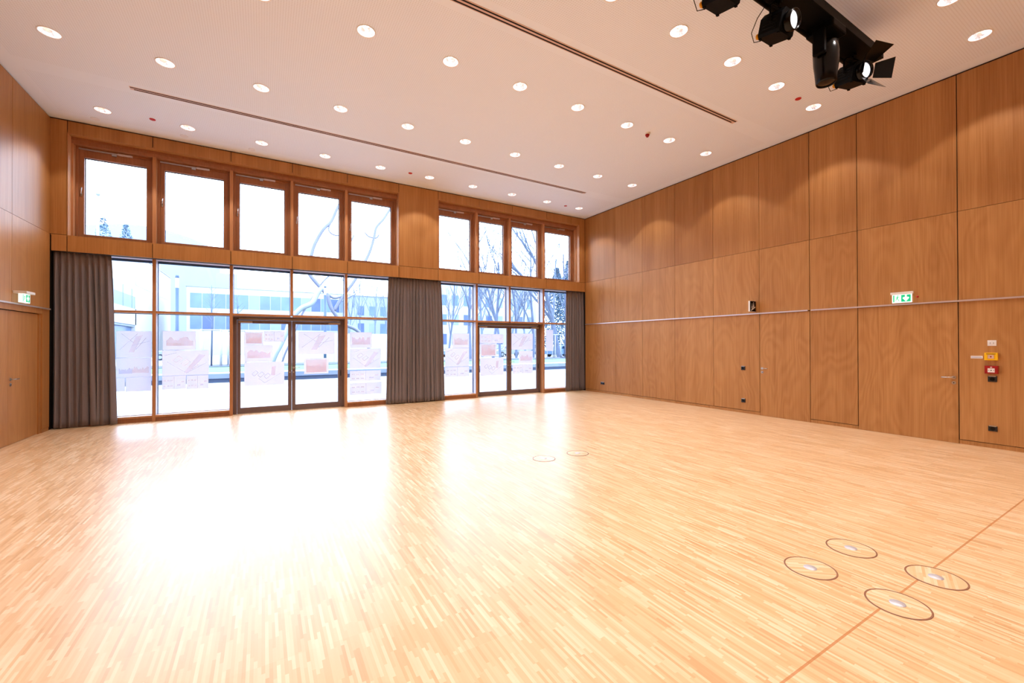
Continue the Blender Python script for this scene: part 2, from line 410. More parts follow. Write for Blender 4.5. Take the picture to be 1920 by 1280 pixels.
S(fw.build('wall_rear'), 'oak panelled wall behind the viewer', 'wall')

# ------------------------------------------------------------------ door furniture
def lever(parent, p, axis, out, along, wc=True):
    """lever handle: p = spindle point on the leaf, out = unit vector into the room, along = lever direction"""
    p, out, along = Vector(p), Vector(out), Vector(along)
    h = MB(); h.tube([p, p+out*.05, p+out*.055+along*.012, p+out*.055+along*.135], [.010, .010, .010, .009], 'steel', 10)
    hh = h.build('handle', parent); hh['label'] = 'brushed steel lever handle'
    for nm, dz in (('rosette', 0), ('keyhole_rosette', -.085)):
        r = MB(); q = p+Vector((0, 0, dz)); r.tube([q, q+out*.009], .026, 'steel', 20)
        if dz: r.tube([q+out*.009, q+out*.012], .008, 'gap', 10)
        r.build(nm, parent)
# flush doors, call point wall
for k, (a, b, hy, al) in enumerate(((-5.933, -6.943, -5.99, -1), (-7.745, -9.07, -9.015, 1))):
    d = MB(); d.box((0, a-.006, .004), (.04, b+.006, RAIL-.016), 'veneer', (random.random(), .58, .9))
    o = d.build('door_%d' % (k+1)); S(o, ['narrow flush oak door with its lever beside the two square sockets', 'wide flush oak door beneath the lit exit sign'][k], 'door')
    lever(o, (0, hy, 1.05), 'x', (-1, 0, 0), (0, al, 0))
# flush double door in the other side wall
for k, (a, b) in enumerate(((-.38, -1.40), (-1.404, -2.42))):
    d = MB(); d.box((XL-.035, a, .006), (XL-.075, b, 2.155), 'veneer', (random.random(), .5, .5))
    o = d.build('door_%d' % (k+3)); S(o, ['flush oak door leaf with steel lever, beside the dark curtain', 'second flush oak door leaf, further from the curtain'][k], 'door')
    if k == 0: lever(o, (XL-.035, -1.335, 1.05), 'x', (1, 0, 0), (0, 1, 0))

# ------------------------------------------------------------------ window wall
PU = [-12.79, -11.535, -10.185, -8.970, -7.735, -6.42]
PV = [-5.33, -4.05, -2.905, -1.62, -.26]
wb = MB()
# solid piers
def pier(x0, x1, fig=.1):
    wb.box((x0+.0, .021, 3.40), (x1, .46, H), 'gap'); wb.box((x0, .162, 0), (x1, .46, 3.40), 'gap')
    wb.box((x0+.006, 0, Z2+.006), (x1-.006, .02, 5.893), 'veneer', rp(.3, .5, fig))
pier(XL-.018, -12.80); pier(-6.435, -5.324); pier(-.247, -.004)
# pier cheeks facing the openings
for x, sg in ((-12.80, 1), (-6.435, -1), (-5.324, 1), (-.247, -1)):
    wb.box((x, .0, Z2), (x+sg*.012, .17, 5.655), 'post_wood', rp(.6, .8)); pass
# panels above the upper windows
for P in (PU, PV):
    us = [(-12.80 if P is PU else -5.324)] + P[1:-1] + [(-6.435 if P is PU else -.247)]
    for i in range(len(us)-1):
        wb.box((us[i]+.006, 0, 5.655), (us[i+1]-.006, .02, 5.893), 'veneer', rp(.15, .35))
    wb.box((us[0], .003, 5.657), (us[-1], .46, 5.68), 'veneer', rp(.2, .3)); wb.box((us[0], .021, 5.68), (us[-1], .46, H), 'gap')
S(wb.build('wall_back'), 'oak clad window wall with piers and head panels', 'wall')
# spandrel band between the window rows
bd = MB(); su = [XL+.012, -12.80] + PU[1:-1] + [-6.435, -5.324] + PV[1:-1] + [-.004]
for i in range(len(su)-1):
    bd.box((su[i]+.006, 0, 3.392), (su[i+1]-.006, .02, 3.700), 'veneer', rp(.5, .72, .3))
bd.box((XL+.01, .003, 3.682), (-.004, .16, 3.699), 'veneer', rp(.5, .6)); bd.box((XL+.01, .021, 3.40), (-.004, .46, 3.682), 'gap')
bd.box((XL+.01, .021, 3.392), (-.004, .15, 3.40), 'gap')
S(bd.build('trim_3'), 'oak spandrel band between the two rows of windows', 'panel band')
# posts and header beams, upper row
ps = MB()
for P in (PU, PV):
    x0, x1 = P[0], P[-1]
    ps.box((x0-.01, .155, 5.535), (x1+.01, .46, 5.66), 'frame_wood', rp(.5, .6))
    ps.box((x0-.01, .145, 5.60), (x1+.01, .16, 5.66), 'frame_wood', rp(.3, .4))
    for x in P: ps.box((x-.03, .155, 3.69), (x+.03, .46, 5.54), 'post_wood', rp(.5, .7))
S(ps.build('trim_4'), 'timber posts and head beam around the upper windows', 'posts')
# posts, transoms and sills, lower row
pl = MB()
for P, dr in ((PU, (2, 3, 4)), (PV, (1, 2, 3))):
    for i, x in enumerate(P):
        z0 = 2.29 if i == dr[1] else 0
        pl.box((x-.028, .16, z0), (x+.028, .46, 3.40), 'post_wood', rp(.4, .6))
    for i in range(len(P)-1):
        a, b = P[i]+.028, P[i+1]-.028
        pl.box((a, .17, 2.262), (b, .42, 2.308), 'post_wood', rp(.4, .6))
        if not (dr[0] <= i < dr[2]):
            pl.box((a, .18, 0), (b, .46, .085), 'frame_wood', rp(.3, .4)); pl.box((a, .165, .085), (b, .46, .125), 'post_wood', rp(.3, .4))
S(pl.build('trim_5'), 'timber mullions, transoms and sills of the lower glazing', 'mullions')

# upper windows
wn = 0
for P, nm in ((PU, 'sculpture side bays'), (PV, 'bays past the oak pier')):
    for i in range(len(P)-1):
        a, b = P[i]+.03, P[i+1]-.03; wn += 1
        fr = MB()
        z0, z1 = 3.69, 5.535
        for q in (((a, .27, z0), (a+.045, .44, z1)), ((b-.045, .27, z0), (b, .44, z1)), ((a+.045, .27, z1-.04), (b-.045, .44, z1)), ((a+.045, .27, z0), (b-.045, .44, z0+.04))):
            fr.box(*q, 'frame_wood', rp(.4, .6))
        o = fr.build('window_%d' % wn, bevel=.003)
        side = 'pier' 
        ordn = ['first', 'second', 'third', 'fourth', 'fifth'][i]
        S(o, ('%s upper window counted from the flush double door' % ordn) if P is PU else ('%s upper window past the wide oak pier' % ordn), 'window')
        sa = MB(); A, B, Z0, Z1 = a+.045, b-.045, z0+.04, z1-.04; w = .075
        wt = .155
        for q in (((A, .29, Z0), (A+w, .41, Z1)), ((B-w, .29, Z0), (B, .41, Z1)), ((A+w, .29, Z1-wt), (B-w, .41, Z1)), ((A+w, .29, Z0), (B-w, .41, Z0+w))):
            sa.box(*q, 'frame_wood', rp(.25, .45))
        sao = sa.build('sash', o, bevel=.004)
        g = MB(); g.box((A+w, .362, Z0+w), (B-w, .378, Z1-wt), 'glass'); g.build('pane', sao)
        gk = MB()
        for q in (((A+w, .345, Z1-wt-.012), (B-w, .362, Z1-wt)), ((A+w, .345, Z0+w), (A+w+.008, .362, Z1-wt)), ((B-w-.012, .345, Z0+w), (B-w, .362, Z1-wt))): gk.box(*q, 'gasket')
        gk.build('gasket', sao)
        op = MB(); mx = (A+B)/2
        op.box((A+.0, .262, Z1-.012), (mx+.20, .286, Z1+.018), 'steel'); op.box((mx-.06, .25, Z1-.05), (mx+.01, .285, Z1-.01), 'steel'); op.box((mx+.03, .245, Z1-.02), (mx+.26, .285, Z1+.02), 'alu')
        op.build('window_opener', o)
        hd = MB(); hx = A+.035; hd.box((hx-.012, .278, 4.55), (hx+.012, .29, 4.62), 'steel'); hd.tube([(hx, .285, 4.6), (hx, .25, 4.6), (hx+.01, .245, 4.72)], .009, 'steel', 8)
        hd.build('handle', sao)
# lower fixed glazing
def fixed(a, b, z0, z1, o):
    g = MB(); g.box((a+.03, .362, z0+.03), (b-.012, .376, z1-.02), 'glass'); g.build('pane', o)
for P, dr, nm in ((PU, (2, 3), 0), (PV, (1, 2), 1)):
    for i in range(len(P)-1):
        a, b = P[i]+.028, P[i+1]-.028; wn += 1
        fr = MB()
        segs = [(2.308, 3.40)] + ([] if i in dr else [(.125, 2.262)])
        for z0, z1 in segs:
            top = z1 > 3
            fr.box((a, .34, z0), (a+.012, .40, z1), 'gasket'); fr.box((b-.014, .345, z0), (b, .40, z1), 'gasket')
            fr.box((a, .345, z1-(.062 if top else .012)), (b, .40, z1), 'gasket'); fr.box((a, .345, z0), (b, .40, z0+.012), 'reveal')
            if top: fr.box((a, .165, 3.385), (b, .35, 3.40), 'reveal')
            fr.box((a, .19, z0), (a+.004, .34, z1), 'reveal'); fr.box((b-.004, .19, z0), (b, .34, z1), 'reveal')  # thin pale sheets carry the painted skylight on the mullion sides
        o = fr.build('window_%d' % wn)
        desc = ['lower glazing bay half hidden by the dark corner curtain', 'wide lower glazing bay with four plans, next to the corner curtain',
                'glazing over the hinge leaf of the plan-covered double door', 'glazing over the double door, showing the twisted metal sculpture',
                'lower glazing bay between double door and the middle curtains',
                'lower glazing bay just past the middle curtains', 'glazing over the far double door, nearer the middle curtains',
                'glazing over the far double door, nearer the end curtain', 'lower glazing bay beside the end curtain, cars behind'][wn-10]
        S(o, desc, 'window')
        for z0, z1 in segs: fixed(a, b, z0, z1, o)
# glazed double doors
def ddoor(n, xa, xb, label):
    fr = MB(); y0, y1 = .33, .43
    fr.box((xa, y0, 0), (xa+.075, y1, 2.262), 'doorgrey'); fr.box((xb-.075, y0, 0), (xb, y1, 2.262), 'doorgrey'); fr.box((xa+.075, y0, 2.175), (xb-.075, y1, 2.262), 'doorgrey')
    fr.box((xa, .17, 2.235), (xb, .33, 2.262), 'doorgrey')
    o = fr.build('door_%d' % n, bevel=.003); S(o, label, 'door')
    mx = (xa+xb)/2
    for k, (a, b) in enumerate(((xa+.079, mx-.003), (mx+.003, xb-.079))):
        lf = MB(); w = .078; wl = .066 if k == 0 else w; wr = w if k == 0 else .066
        lf.box((a, .335, .012), (a+wl, .395, 2.17), 'doorgrey'); lf.box((b-wr, .335, .012), (b, .395, 2.17), 'doorgrey')
        lf.box((a+wl, .335, 2.098), (b-wr, .395, 2.17), 'doorgrey'); lf.box((a+wl, .335, .012), (b-wr, .395, .14), 'doorgrey')
        l = lf.build('door_leaf', o, bevel=.003)
        g = MB(); g.box((a+wl, .366, .14), (b-wr, .378, 2.098), 'glass'); g.build('pane', l)
        hx = (b-.04) if k == 0 else (a+.035)
        if k == 1:
            hd = MB(); hd.tube([(hx, .335, 1.04), (hx, .28, 1.04), (hx+.01, .275, 1.04), (hx+.13, .275, 1.04)], .010, 'steel', 10); hd.tube([(hx, .335, 1.04), (hx, .325, 1.04)], .026, 'steel', 16)
            hd.build('handle', l)
            hg = MB(); hg.tube([(b-.005, .325, .80), (b-.005, .325, .95)], .012, 'black_plastic', 10); hg.build('hinge', l)
        lk = MB(); lk.tube([(hx, .335, .93), (hx, .32, .93)], .017, 'steel', 16); lk.build('lock_cylinder', l)
        cx = (a+.02, a+.30) if k == 0 else (b-.30, b-.02)
        cl = MB(); cl.box((cx[0], .27, 2.105), (cx[1], .333, 2.155), 'steel'); cl.build('door_closer', l, bevel=.004)
    rb = MB(); rb.box((xa+.11, .285, 2.19), (xb-.11, .325, 2.215), 'steel'); rb.build('closer_rail', o)
    th = MB(); th.box((xa, .33, 0), (xb, .46, .01), 'steel'); th.build('threshold', o)
ddoor(5, -10.157, -7.763, 'grey framed glass double door beside the middle curtains, plans taped on')
ddoor(6, -4.022, -1.648, 'smaller looking grey framed glass double door near the end curtain')

# ------------------------------------------------------------------ curtains
def curtain(xt0, xt1, xb0, xb1, n, seed, label, yc=.085, ztop=3.388, zb=.022, amp=.052, bulge=0):
    rnd = random.Random(seed); NU, NV = n*14, 26
    ph = [rnd.uniform(-1.7, 1.7) for _ in range(n+2)]; am = [rnd.uniform(.4, 1.15) for _ in range(n+2)]
    mb = MB()
    def off(u, v):
        s = u*n; i = int(s); fct = s-i
        a = am[i]*(1-fct)+am[min(i+1, n+1)]*fct; p = ph[i]*(1-fct)+ph[min(i+1, n+1)]*fct
        w1 = math.sin(2*PI*s+p*(.4+1.1*v)); top = .35+.65*min(1, v*5)
        return amp*a*w1*top, .25*math.sin(4*PI*s+p)
    verts = []
    for j in range(NV+1):
        v = j/NV; z = ztop-(ztop-zb)*v
        e = v**.6
        x0 = xt0+(xb0-xt0)*e - bulge*math.sin(PI*min(1, v*1.2))*.5; x1 = xt1+(xb1-xt1)*e + bulge*math.sin(PI*min(1, v*1.2))*.5
        for i in range(NU+1):
            u = i/NU; dy, dx = off(u, v)
            px = x0+(x1-x0)*(u + .012*math.sin(2*PI*u*3+v*2)*v)
            py = yc-dy
            if j == NV: z_ = z+.008*math.sin(9*u+seed)
            else: z_ = z
            verts.append((px+dx*.12*v, max(.008, min(.152, py)), z_))
    mb.v = verts
    for j in range(NV):
        for i in range(NU):
            q = j*(NU+1)+i; mb.face((q, q+1, q+NU+2, q+NU+1), 'curtain', smooth=True)
    o = mb.build('curtain'); sd = o.modifiers.new('Solid', 'SOLIDIFY'); sd.thickness = .004
    tag(o, label, 'curtain', 'dark taupe curtains under the oak band'); return o
curtain(-13.005, -12.19, -13.0, -12.10, 9, 3, 'taupe pleated curtain in the corner beside the flush double door')
curtain(-6.69, -5.93, -6.77, -5.91, 9, 5, 'taupe pleated curtain on the pier, half nearer the sculpture')
curtain(-5.935, -5.22, -5.915, -5.135, 8, 8, 'taupe pleated curtain on the pier, half nearer the far double door')
curtain(-.76, -.006, -.80, -.006, 8, 11, 'taupe pleated curtain in the corner by the call point wall')

# ------------------------------------------------------------------ taped plans
def poster(x0, x1, z0, z1, kind, label, y=.352):
    m = MB(); m.poly([(x0, y, z0), (x1, y, z0), (x1, y, z1), (x0, y, z1)], 'paper'); w, h = x1-x0, z1-z0
    rnd = random.Random(int(abs(x0*100))+int(z0*77)); yy = y-.0012
    def quad(u0, v0, u1, v1, mt, d=0): m.poly([(x0+w*u0, yy-d, z0+h*v0), (x0+w*u1, yy-d, z0+h*v0), (x0+w*u1, yy-d, z0+h*v1), (x0+w*u0, yy-d, z0+h*v1)], mt)
    def blob(u0, u1, v0, v1, mt, n=14, d=0):
        yy = y-.0012-d
        top = [(x0+w*(u0+(u1-u0)*i/n), yy, z0+h*(v0+(v1-v0)*(.45+.55*rnd.random()))) for i in range(n+1)]
        for i in range(n): m.poly([(top[i][0], yy, z0+h*v0), (top[i+1][0], yy, z0+h*v0), top[i+1], top[i]], mt)
    def line(p, q, t=.006, mt='paper_b'):
        a = Vector((x0+w*p[0], yy-.0004, z0+h*p[1])); b = Vector((x0+w*q[0], yy-.0004, z0+h*q[1])); d = (b-a).normalized(); nrm = Vector((-d.z, 0, d.x))*t/2
        m.poly([a-nrm, b-nrm, b+nrm, a+nrm], mt)
    if kind == 'elev': blob(.1, .92, .22, .72, rnd.choice(['ink_orange', 'ink_pink'])); blob(.1, .6, .22, .4, 'ink_beige', d=.0006)
    if kind == 'elev2': blob(.08, .45, .2, .5, 'ink_lilac'); blob(.45, .92, .22, .58, 'ink_orange')
    if kind == 'plan':
        for k in range(3):
            u = .22+.17*k; v = .62-.14*k
            for p, q in (((u, v), (u+.13, v+.16)), ((u+.13, v+.16), (u+.2, v+.06)), ((u+.2, v+.06), (u+.07, v-.1)), ((u+.07, v-.1), (u, v))): line(p, q, .012, 'ink_beige')
        m.poly([(x0+w*.45, yy, z0+h*.1), (x0+w*.55, yy, z0+h*.1), (x0+w*.92, yy, z0+h*.8), (x0+w*.78, yy, z0+h*.85)], 'ink_beige')
        line((.1, .55), (.5, .1)); line((.05, .8), (.3, .9)); line((.5, .08), (.95, .5))
    if kind == 'plan_red':
        for k in range(3):
            u = .18+.15*k; v = .5-.06*k
            for p, q in (((u, v), (u+.1, v+.14)), ((u+.1, v+.14), (u+.16, v+.04)), ((u+.16, v+.04), (u+.06, v-.1)), ((u+.06, v-.1), (u, v))): line(p, q, .012, 'ink_lilac')
        m.poly([(x0+w*.66, yy, z0+h*.42), (x0+w*.76, yy, z0+h*.42), (x0+w*.78, yy, z0+h*.82), (x0+w*.68, yy, z0+h*.80)], 'ink_pink')
        line((.35, .3), (.5, .1)); line((.5, .1), (.9, .5))
    if kind == 'sheet':
        line((0, 1), (1, 1), .01); line((.5, .05), (.5, .95))
        for r_ in range(2):
            for k in range(3): quad(.06+.14*k, .2+.4*r_, .16+.14*k, .3+.4*r_, 'ink_beige')
        quad(.62, .25, .76, .35, 'ink_lilac'); quad(.8, .5, .92, .58, 'ink_pink')
    if kind == 'site':
        m.poly([(x0+w*.35, yy, z0+h*.2), (x0+w*.5, yy, z0+h*.2), (x0+w*.75, yy, z0+h*.85), (x0+w*.55, yy, z0+h*.8)], 'ink_beige')
        line((.15, .9), (.5, .55)); line((.1, .3), (.6, .9), .008); line((.45, .45), (.95, .62)); line((.55, .3), (.85, .75), .008)
    if kind == 'pink': quad(.08, .1, .92, .9, 'ink_orange', -.0004); blob(.1, .9, .1, .7, 'ink_pink', d=.0008)
    for p, q in (((0, 0), (1, 0)), ((1, 0), (1, 1)), ((1, 1), (0, 1)), ((0, 1), (0, 0))): line(p, q, .005)
    o = m.build('poster'); tag(o, label, 'poster', 'architectural plans taped to the glazing'); return o
D = .357
PL = [(-12.17,-11.61,1.335,1.89,'site','pale site plan with diagonal lines, on the glass beside the corner curtain',.352),
(-12.17,-11.61,.925,1.33,'elev2','pale skyline drawing under the site plan beside the corner curtain',.352),
(-12.18,-12.03,.64,.92,'blank','narrow pale sheet at the corner curtain edge, lowest on that pane',.352),
(-12.02,-11.61,.63,.92,'blank','blank looking pale sheet, lowest on the corner curtain pane',.352),
(-11.42,-10.85,1.49,1.90,'elev','small orange elevation drawing above the large plan on the wide pane',.352),
(-11.43,-10.61,.935,1.48,'plan','large pale building plan in the middle of the wide pane',.352),
(-11.43,-11.02,.64,.93,'sheet','small drawing sheet under the large plan, curtain side',.352),
(-11.01,-10.62,.63,.925,'sheet','small drawing sheet under the large plan, door side',.352),
(-9.94,-9.56,1.60,1.90,'pink','small red-orange perspective, topmost on the glass door leaf',D),
(-9.55,-9.12,1.67,1.92,'sheet','pale strip of small drawings beside the red-orange perspective',D),
(-9.94,-9.37,1.20,1.595,'elev','pink and orange elevation in the middle of the door leaf',D),
(-9.94,-9.12,.64,1.19,'plan_red','large plan with a pink block, lowest on the door leaf',D),
(-8.82,-7.99,1.36,1.92,'site','large faint site plan on the door leaf with the lever handle',D),
(-8.69,-8.13,.87,1.26,'pink','small pink picture under the faint site plan on the lever leaf',D),
(-7.62,-7.06,1.51,1.92,'elev','pink elevation at the top of the pane beside the middle curtains',.352),
(-7.62,-6.83,.97,1.49,'plan','second sheet down on the pane beside the middle curtains, faint plan',.352),
(-7.62,-6.83,.64,.91,'sheet','third sheet down on the pane beside the middle curtains',.352),
(-7.62,-6.81,.28,.59,'sheet','lowest sheet on the pane beside the middle curtains',.352),
(-4.76,-4.22,1.49,1.92,'elev','orange tinted picture, topmost past the middle curtains',.352),
(-4.99,-4.22,.94,1.485,'plan','large faint plan past the middle curtains',.352),
(-4.99,-4.22,.64,.93,'sheet','lowest sheet on the pane past the middle curtains',.352),
(-3.87,-3.03,1.63,1.91,'sheet','wide strip of small drawings, topmost on the far door',D),
(-3.85,-3.28,1.22,1.62,'pink','salmon picture in the middle of the far door',D),
(-3.85,-3.03,.63,1.18,'plan_red','large plan with pink area, lowest on the far door',D),
(-2.77,-1.93,1.42,1.94,'site','large faint plan on the far door leaf beside the end bay',D),
(-2.46,-1.93,.98,1.38,'elev','small faint elevation on the far door leaf beside the end bay',D),
(-2.70,-1.93,.65,.94,'sheet','lowest sheet on the far door leaf beside the end bay',D),
(-1.41,-1.11,1.37,2.08,'blank','tall blank sheet on the last pane before the end curtain',.352)]
for a in PL: poster(*a[:6], y=(a[6] if a[6] == .352 else .36))

# ------------------------------------------------------------------ ceiling downlights
def make_downlight():
    t = empty('downlight')
    r = MB(); r.lathe([(.128, H-.001), (.128, H-.005), (.122, H-.006), (.114, H-.003), (.112, H+.006)], 'white', 32); r.build('trim_ring', t)
    r = MB(); r.lathe([(.113, H-.001), (.104, H+.04), (.082, H+.08), (.052, H+.10)], 'reflector', 32); r.build('reflector', t)
    r = MB(); r.disc(.054, 'lamp', (0, 0, H+.098), n=24); r.build('lamp', t)
    return t
seen = {0: range(10), 1: range(10), 2: range(2, 10), 3: range(5, 10), 4: (8, 9)}
ordn = ['first', 'second', 'third', 'fourth', 'fifth', 'sixth', 'seventh', 'eighth', 'ninth', 'tenth']
rown = ['row nearest the windows', 'second row from the windows', 'third row from the windows', 'fourth row from the windows', 'fifth row from the windows']
proto = None
spot = bpy.data.lights.new('downlight_beam', 'SPOT'); spot.energy = 63; spot.color = (1, .955, .92); spot.spot_size = math.radians(98); spot.spot_blend = .22; spot.shadow_soft_size = .05
for ri, y in enumerate(LY):
    for ci, x in enumerate(LX):
        if ri in seen and ci in seen[ri]:
            t = copy_tree(proto) if proto else make_downlight()
            proto = proto or t
            t.location = (x, y, 0)
            n = 9-ci
            tag(t, 'round recessed ceiling light, %s from the call point wall, %s' % (ordn[n], rown[ri]), 'ceiling light', 'round recessed ceiling lights')
        l = bpy.data.objects.new('downlight_beam', spot); C.objects.link(l); l.location = (x, y, H-.012)

# linear slot diffusers
def slotd(x0, x1, y, label):
    m = MB(); m.box((x0, y-.055, H-.004), (x1, y+.055, H+.002), 'slotwhite')
    o = m.build('slot_vent'); tag(o, label, 'air slot', 'long linear air slots in the ceiling')
    for s_ in (-.028, .028):
        q = MB(); q.box((x0+.01+ (0.04 if s_ > 0 else 0), y+s_-.011, H-.007), (x1-.01-(0.06 if s_ > 0 else 0), y+s_+.011, H-.004), 'slot'); q.build('slot', o)
slotd(-11.5, -1.62, -1.93, 'long thin air slot in the ceiling, the one nearer the windows')
slotd(-12.6, -1.63, -6.39, 'long double-lined air slot across the middle of the ceiling')
# concealed sprinklers, detector
for x, y, lb in ((-11.394, -.83, 'red disc in the ceiling nearest the flush double door'), (-6.366, -.80, 'red disc in the ceiling above the wide oak pier'),
                 (-1.417, -.75, 'red disc in the ceiling corner above the end curtain'), (-1.431, -7.43, 'red disc in the ceiling behind the stage lights')):
    m = MB(); m.lathe([(.048, 0), (.048, -.006), (.044, -.010)], 'red', 24, (0, 0, 0)); m.disc(.044, 'red', (0, 0, -.010))
    o = m.build('sprinkler_cover', loc=(x, y, H)); tag(o, lb, 'sprinkler cover', 'small red ceiling discs')
for x, y, lb in ((-12.33, -.30, 'flush pale ceiling disc above the first upper window'), (-10.98, -.31, 'flush pale ceiling disc above the second upper window'), (-9.78, -.31, 'flush pale ceiling disc above the third upper window')):
    m = MB(); m.lathe([(.07, 0), (.07, -.004), (.066, -.006)], 'cover', 24); m.disc(.066, 'cover', (0, 0, -.006))
    o = m.build('ceiling_cap', loc=(x, y, H)); tag(o, lb, 'ceiling cap', 'pale flush ceiling discs')
t = empty('smoke_detector', (-2.78, -5.235, H)); tag(t, 'white ceiling detector with a dark red cone, between the ceiling lights', 'detector')
m = MB(); m.lathe([(.058, 0), (.058, -.025), (.05, -.03), (0.001, -.03)], 'white', 24); m.build('base', t)
m = MB(); m.lathe([(.042, -.03), (.042, -.05), (.02, -.085), (.001, -.09)], 'reddark', 24); m.build('beacon', t)

# ------------------------------------------------------------------ wall devices
def plate(name, y0, y1, z0, z1, label, cat, mat, d=.012, group=None):
    t = empty(name, (0, (y0+y1)/2, (z0+z1)/2)); tag(t, label, cat, group)
    w, h = abs(y1-y0)/2, abs(z1-z0)/2
    m = MB(); m.box((-d, -w, -h), (-.0005, w, h), mat); b = m.build('body', t, bevel=.003)
    return t, w, h, d
for nm, y0, y1, z0, z1, lb, nso in (('power_socket', -.767, -.943, .275, .352, 'black double wall socket low down in the window corner', 2),
        ('power_socket', -5.51, -5.605, .99, 1.075, 'black square wall socket at handle height beside the narrow door', 1),
        ('power_socket', -5.51, -5.605, .245, .33, 'black square wall socket near the floor beside the narrow door', 1),
        ('power_socket', -9.385, -9.48, 1.01, 1.095, 'black wall socket directly under the red call point', 1),
        ('power_socket', -9.385, -9.48, .26, .338, 'black wall socket near the floor below the call points', 1)):
    t, w, h, d = plate(nm, y0, y1, z0, z1, lb, 'socket', 'black_plastic', .012, 'black wall sockets')
    if nso == 1 or True:
        m = MB(); m.box((-.016, -w*.8, h-.006), (-.002, w*.8, h+.008), 'steel'); m.build('lid_hinge', t)
    for k in range(nso):
        m = MB(); cy = (k-.5)*w if nso == 2 else 0
        m.lathe([(.028, -d-.001), (.026, -d+.004)], 'gap', 20, (0, cy, 0), 'x'); m.disc(.026, 'black_gloss', (-d-.0005, cy, 0), 'x'); m.build('socket_well', t)
t, w, h, d = plate('light_switch', -9.385, -9.478, 1.557, 1.642, 'white double switch plate above the yellow call point', 'switch', 'white', .010)
for k in (-1, 1):
    m = MB(); m.box((-.013, k*.018-.012, -.024), (-.0095, k*.018+.012, .024), 'white'); m.build('rocker', t, bevel=.001)
    m = MB(); m.box((-.0137, k*.018-.002, -.012), (-.013, k*.018+.002, .012), 'gap'); m.build('slit', t)
t, w, h, d = plate('label_sign', -9.205, -9.335, 1.36, 1.402, 'small white lettered strip beside the yellow call point', 'label', 'white', .006)
m = MB(); m.box((-.0075, -w*.85, -h*.45), (-.0055, w*.85, h*.45), 'paper_b'); m.build('text_strip', t)
t, w, h, d = plate('call_point', -9.357, -9.495, 1.338, 1.453, 'yellow manual release box on the oak wall above the red one', 'call point', 'yellow', .045, 'manual call points')
m = MB(); m.box((-.048, -.034, -.032), (-.044, .034, .026), 'slotwhite'); m.build('glass_window', t)
m = MB(); m.box((-.050, -.036, -.034), (-.045, -.032, .028), 'knob').box((-.050, .032, -.034), (-.045, .036, .028), 'knob').box((-.05, -.036, .024), (-.045, .036, .028), 'knob').box((-.05, -.036, -.034), (-.045, .036, -.03), 'knob'); m.build('window_frame', t)
m = MB(); m.disc(.010, 'reddark', (-.0485, 0, -.003), 'x', 16); m.build('button', t)
m = MB(); m.box((-.0465, -.048, .036), (-.0448, .048, .043), 'black_plastic'); m.build('lettering', t)
t, w, h, d = plate('call_point', -9.36, -9.498, 1.135, 1.255, 'red fire alarm call point between the yellow box and the black socket', 'call point', 'reddark', .05, 'manual call points')
m = MB(); m.box((-.054, -.036, -.04), (-.049, .036, .022), 'white'); m.build('glass_window', t, bevel=.001)
m = MB(); m.disc(.008, 'gap', (-.0545, 0, -.008), 'x', 16); m.build('button', t)
for s_ in (-1, 1):
    m = MB(); m.poly([(-.0545, s_*.031, -.003), (-.0545, s_*.031, -.013), (-.0545, s_*.015, -.008)], 'gap'); m.build('arrow', t)
m = MB(); m.box((-.0525, -.010, .034), (-.0495, .010, .044), 'white'); m.build('house_symbol', t)

def exit_sign(loc, rz, label, depth=.05):
    """flat against a wall; local +y is the wall, -y the room, x along the wall"""
    t = empty('exit_sign', loc, rz); tag(t, label, 'exit sign', 'lit green exit signs')
    m = MB(); m.box((-.15, -depth, .055), (.15, -.001, .095), 'white'); m.build('housing', t, bevel=.004)
    m = MB(); m.box((-.132, -depth*.65, -.09), (.132, -depth*.35, .055), 'exitwhite'); m.build('light_panel', t)
    Y = -depth*.65-.001
    def q(x0, x1, z0, z1, mt): return [(x0, Y, z0), (x1, Y, z0), (x1, Y, z1), (x0, Y, z1)], mt
    m = MB(); m.poly(*q(-.118, -.10, -.075, .045, 0)[:1], 'green'); m.poly([(-.01, Y, -.075), (.118, Y, -.075), (.118, Y, .045), (-.01, Y, .045)], 'green')
    m.build('green_field', t)
    m = MB(); Y -= .001
    m.poly([(.042, Y, .04), (.066, Y, .04), (.066, Y, -.02), (.042, Y, -.02)], 'exitwhite'); m.poly([(.054, Y, -.07), (.098, Y, -.012), (.088, Y, .004), (.020, Y, .004), (.010, Y, -.012)], 'exitwhite')
    m.build('arrow', t)
    m = MB()  # running figure in green on the white door
    n = 10; m.poly([(-.052+.009*math.cos(2*PI*k/n), Y, .032+.009*math.sin(2*PI*k/n)) for k in range(n)], 'green')
    def limb(a, b, w):
        a, b = Vector((a[0], Y, a[1])), Vector((b[0], Y, b[1])); d_ = (b-a).normalized(); nn = Vector((-d_.z, 0, d_.x))*w/2; m.poly([a-nn, b-nn, b+nn, a+nn], 'green')
    limb((-.056, .020), (-.064, -.018), .016); limb((-.064, -.016), (-.044, -.038), .010); limb((-.044, -.038), (-.040, -.066), .009); limb((-.064, -.016), (-.078, -.040), .010); limb((-.078, -.040), (-.094, -.046), .009)
    limb((-.056, .016), (-.038, .000), .007); limb((-.038, 0), (-.028, .010), .006); limb((-.058, .016), (-.078, .012), .007); limb((-.078, .012), (-.084, -.006), .006)
    m.build('running_figure', t)
    return t
exit_sign((0, -8.39, 2.392), -PI/2, 'lit green exit sign above the wide flush door')
exit_sign((XL, -1.22, 2.385), PI/2, 'lit green exit sign above the flush double door', .16)
m = MB(); m.lathe([(.016, -.001), (.016, -.012), (.001, -.014)], 'red', 16, (0, 0, 0), 'x'); o = m.build('indicator_light', loc=(0, -8.585, 2.39)); tag(o, 'tiny red indicator beside the exit sign over the wide door', 'indicator')
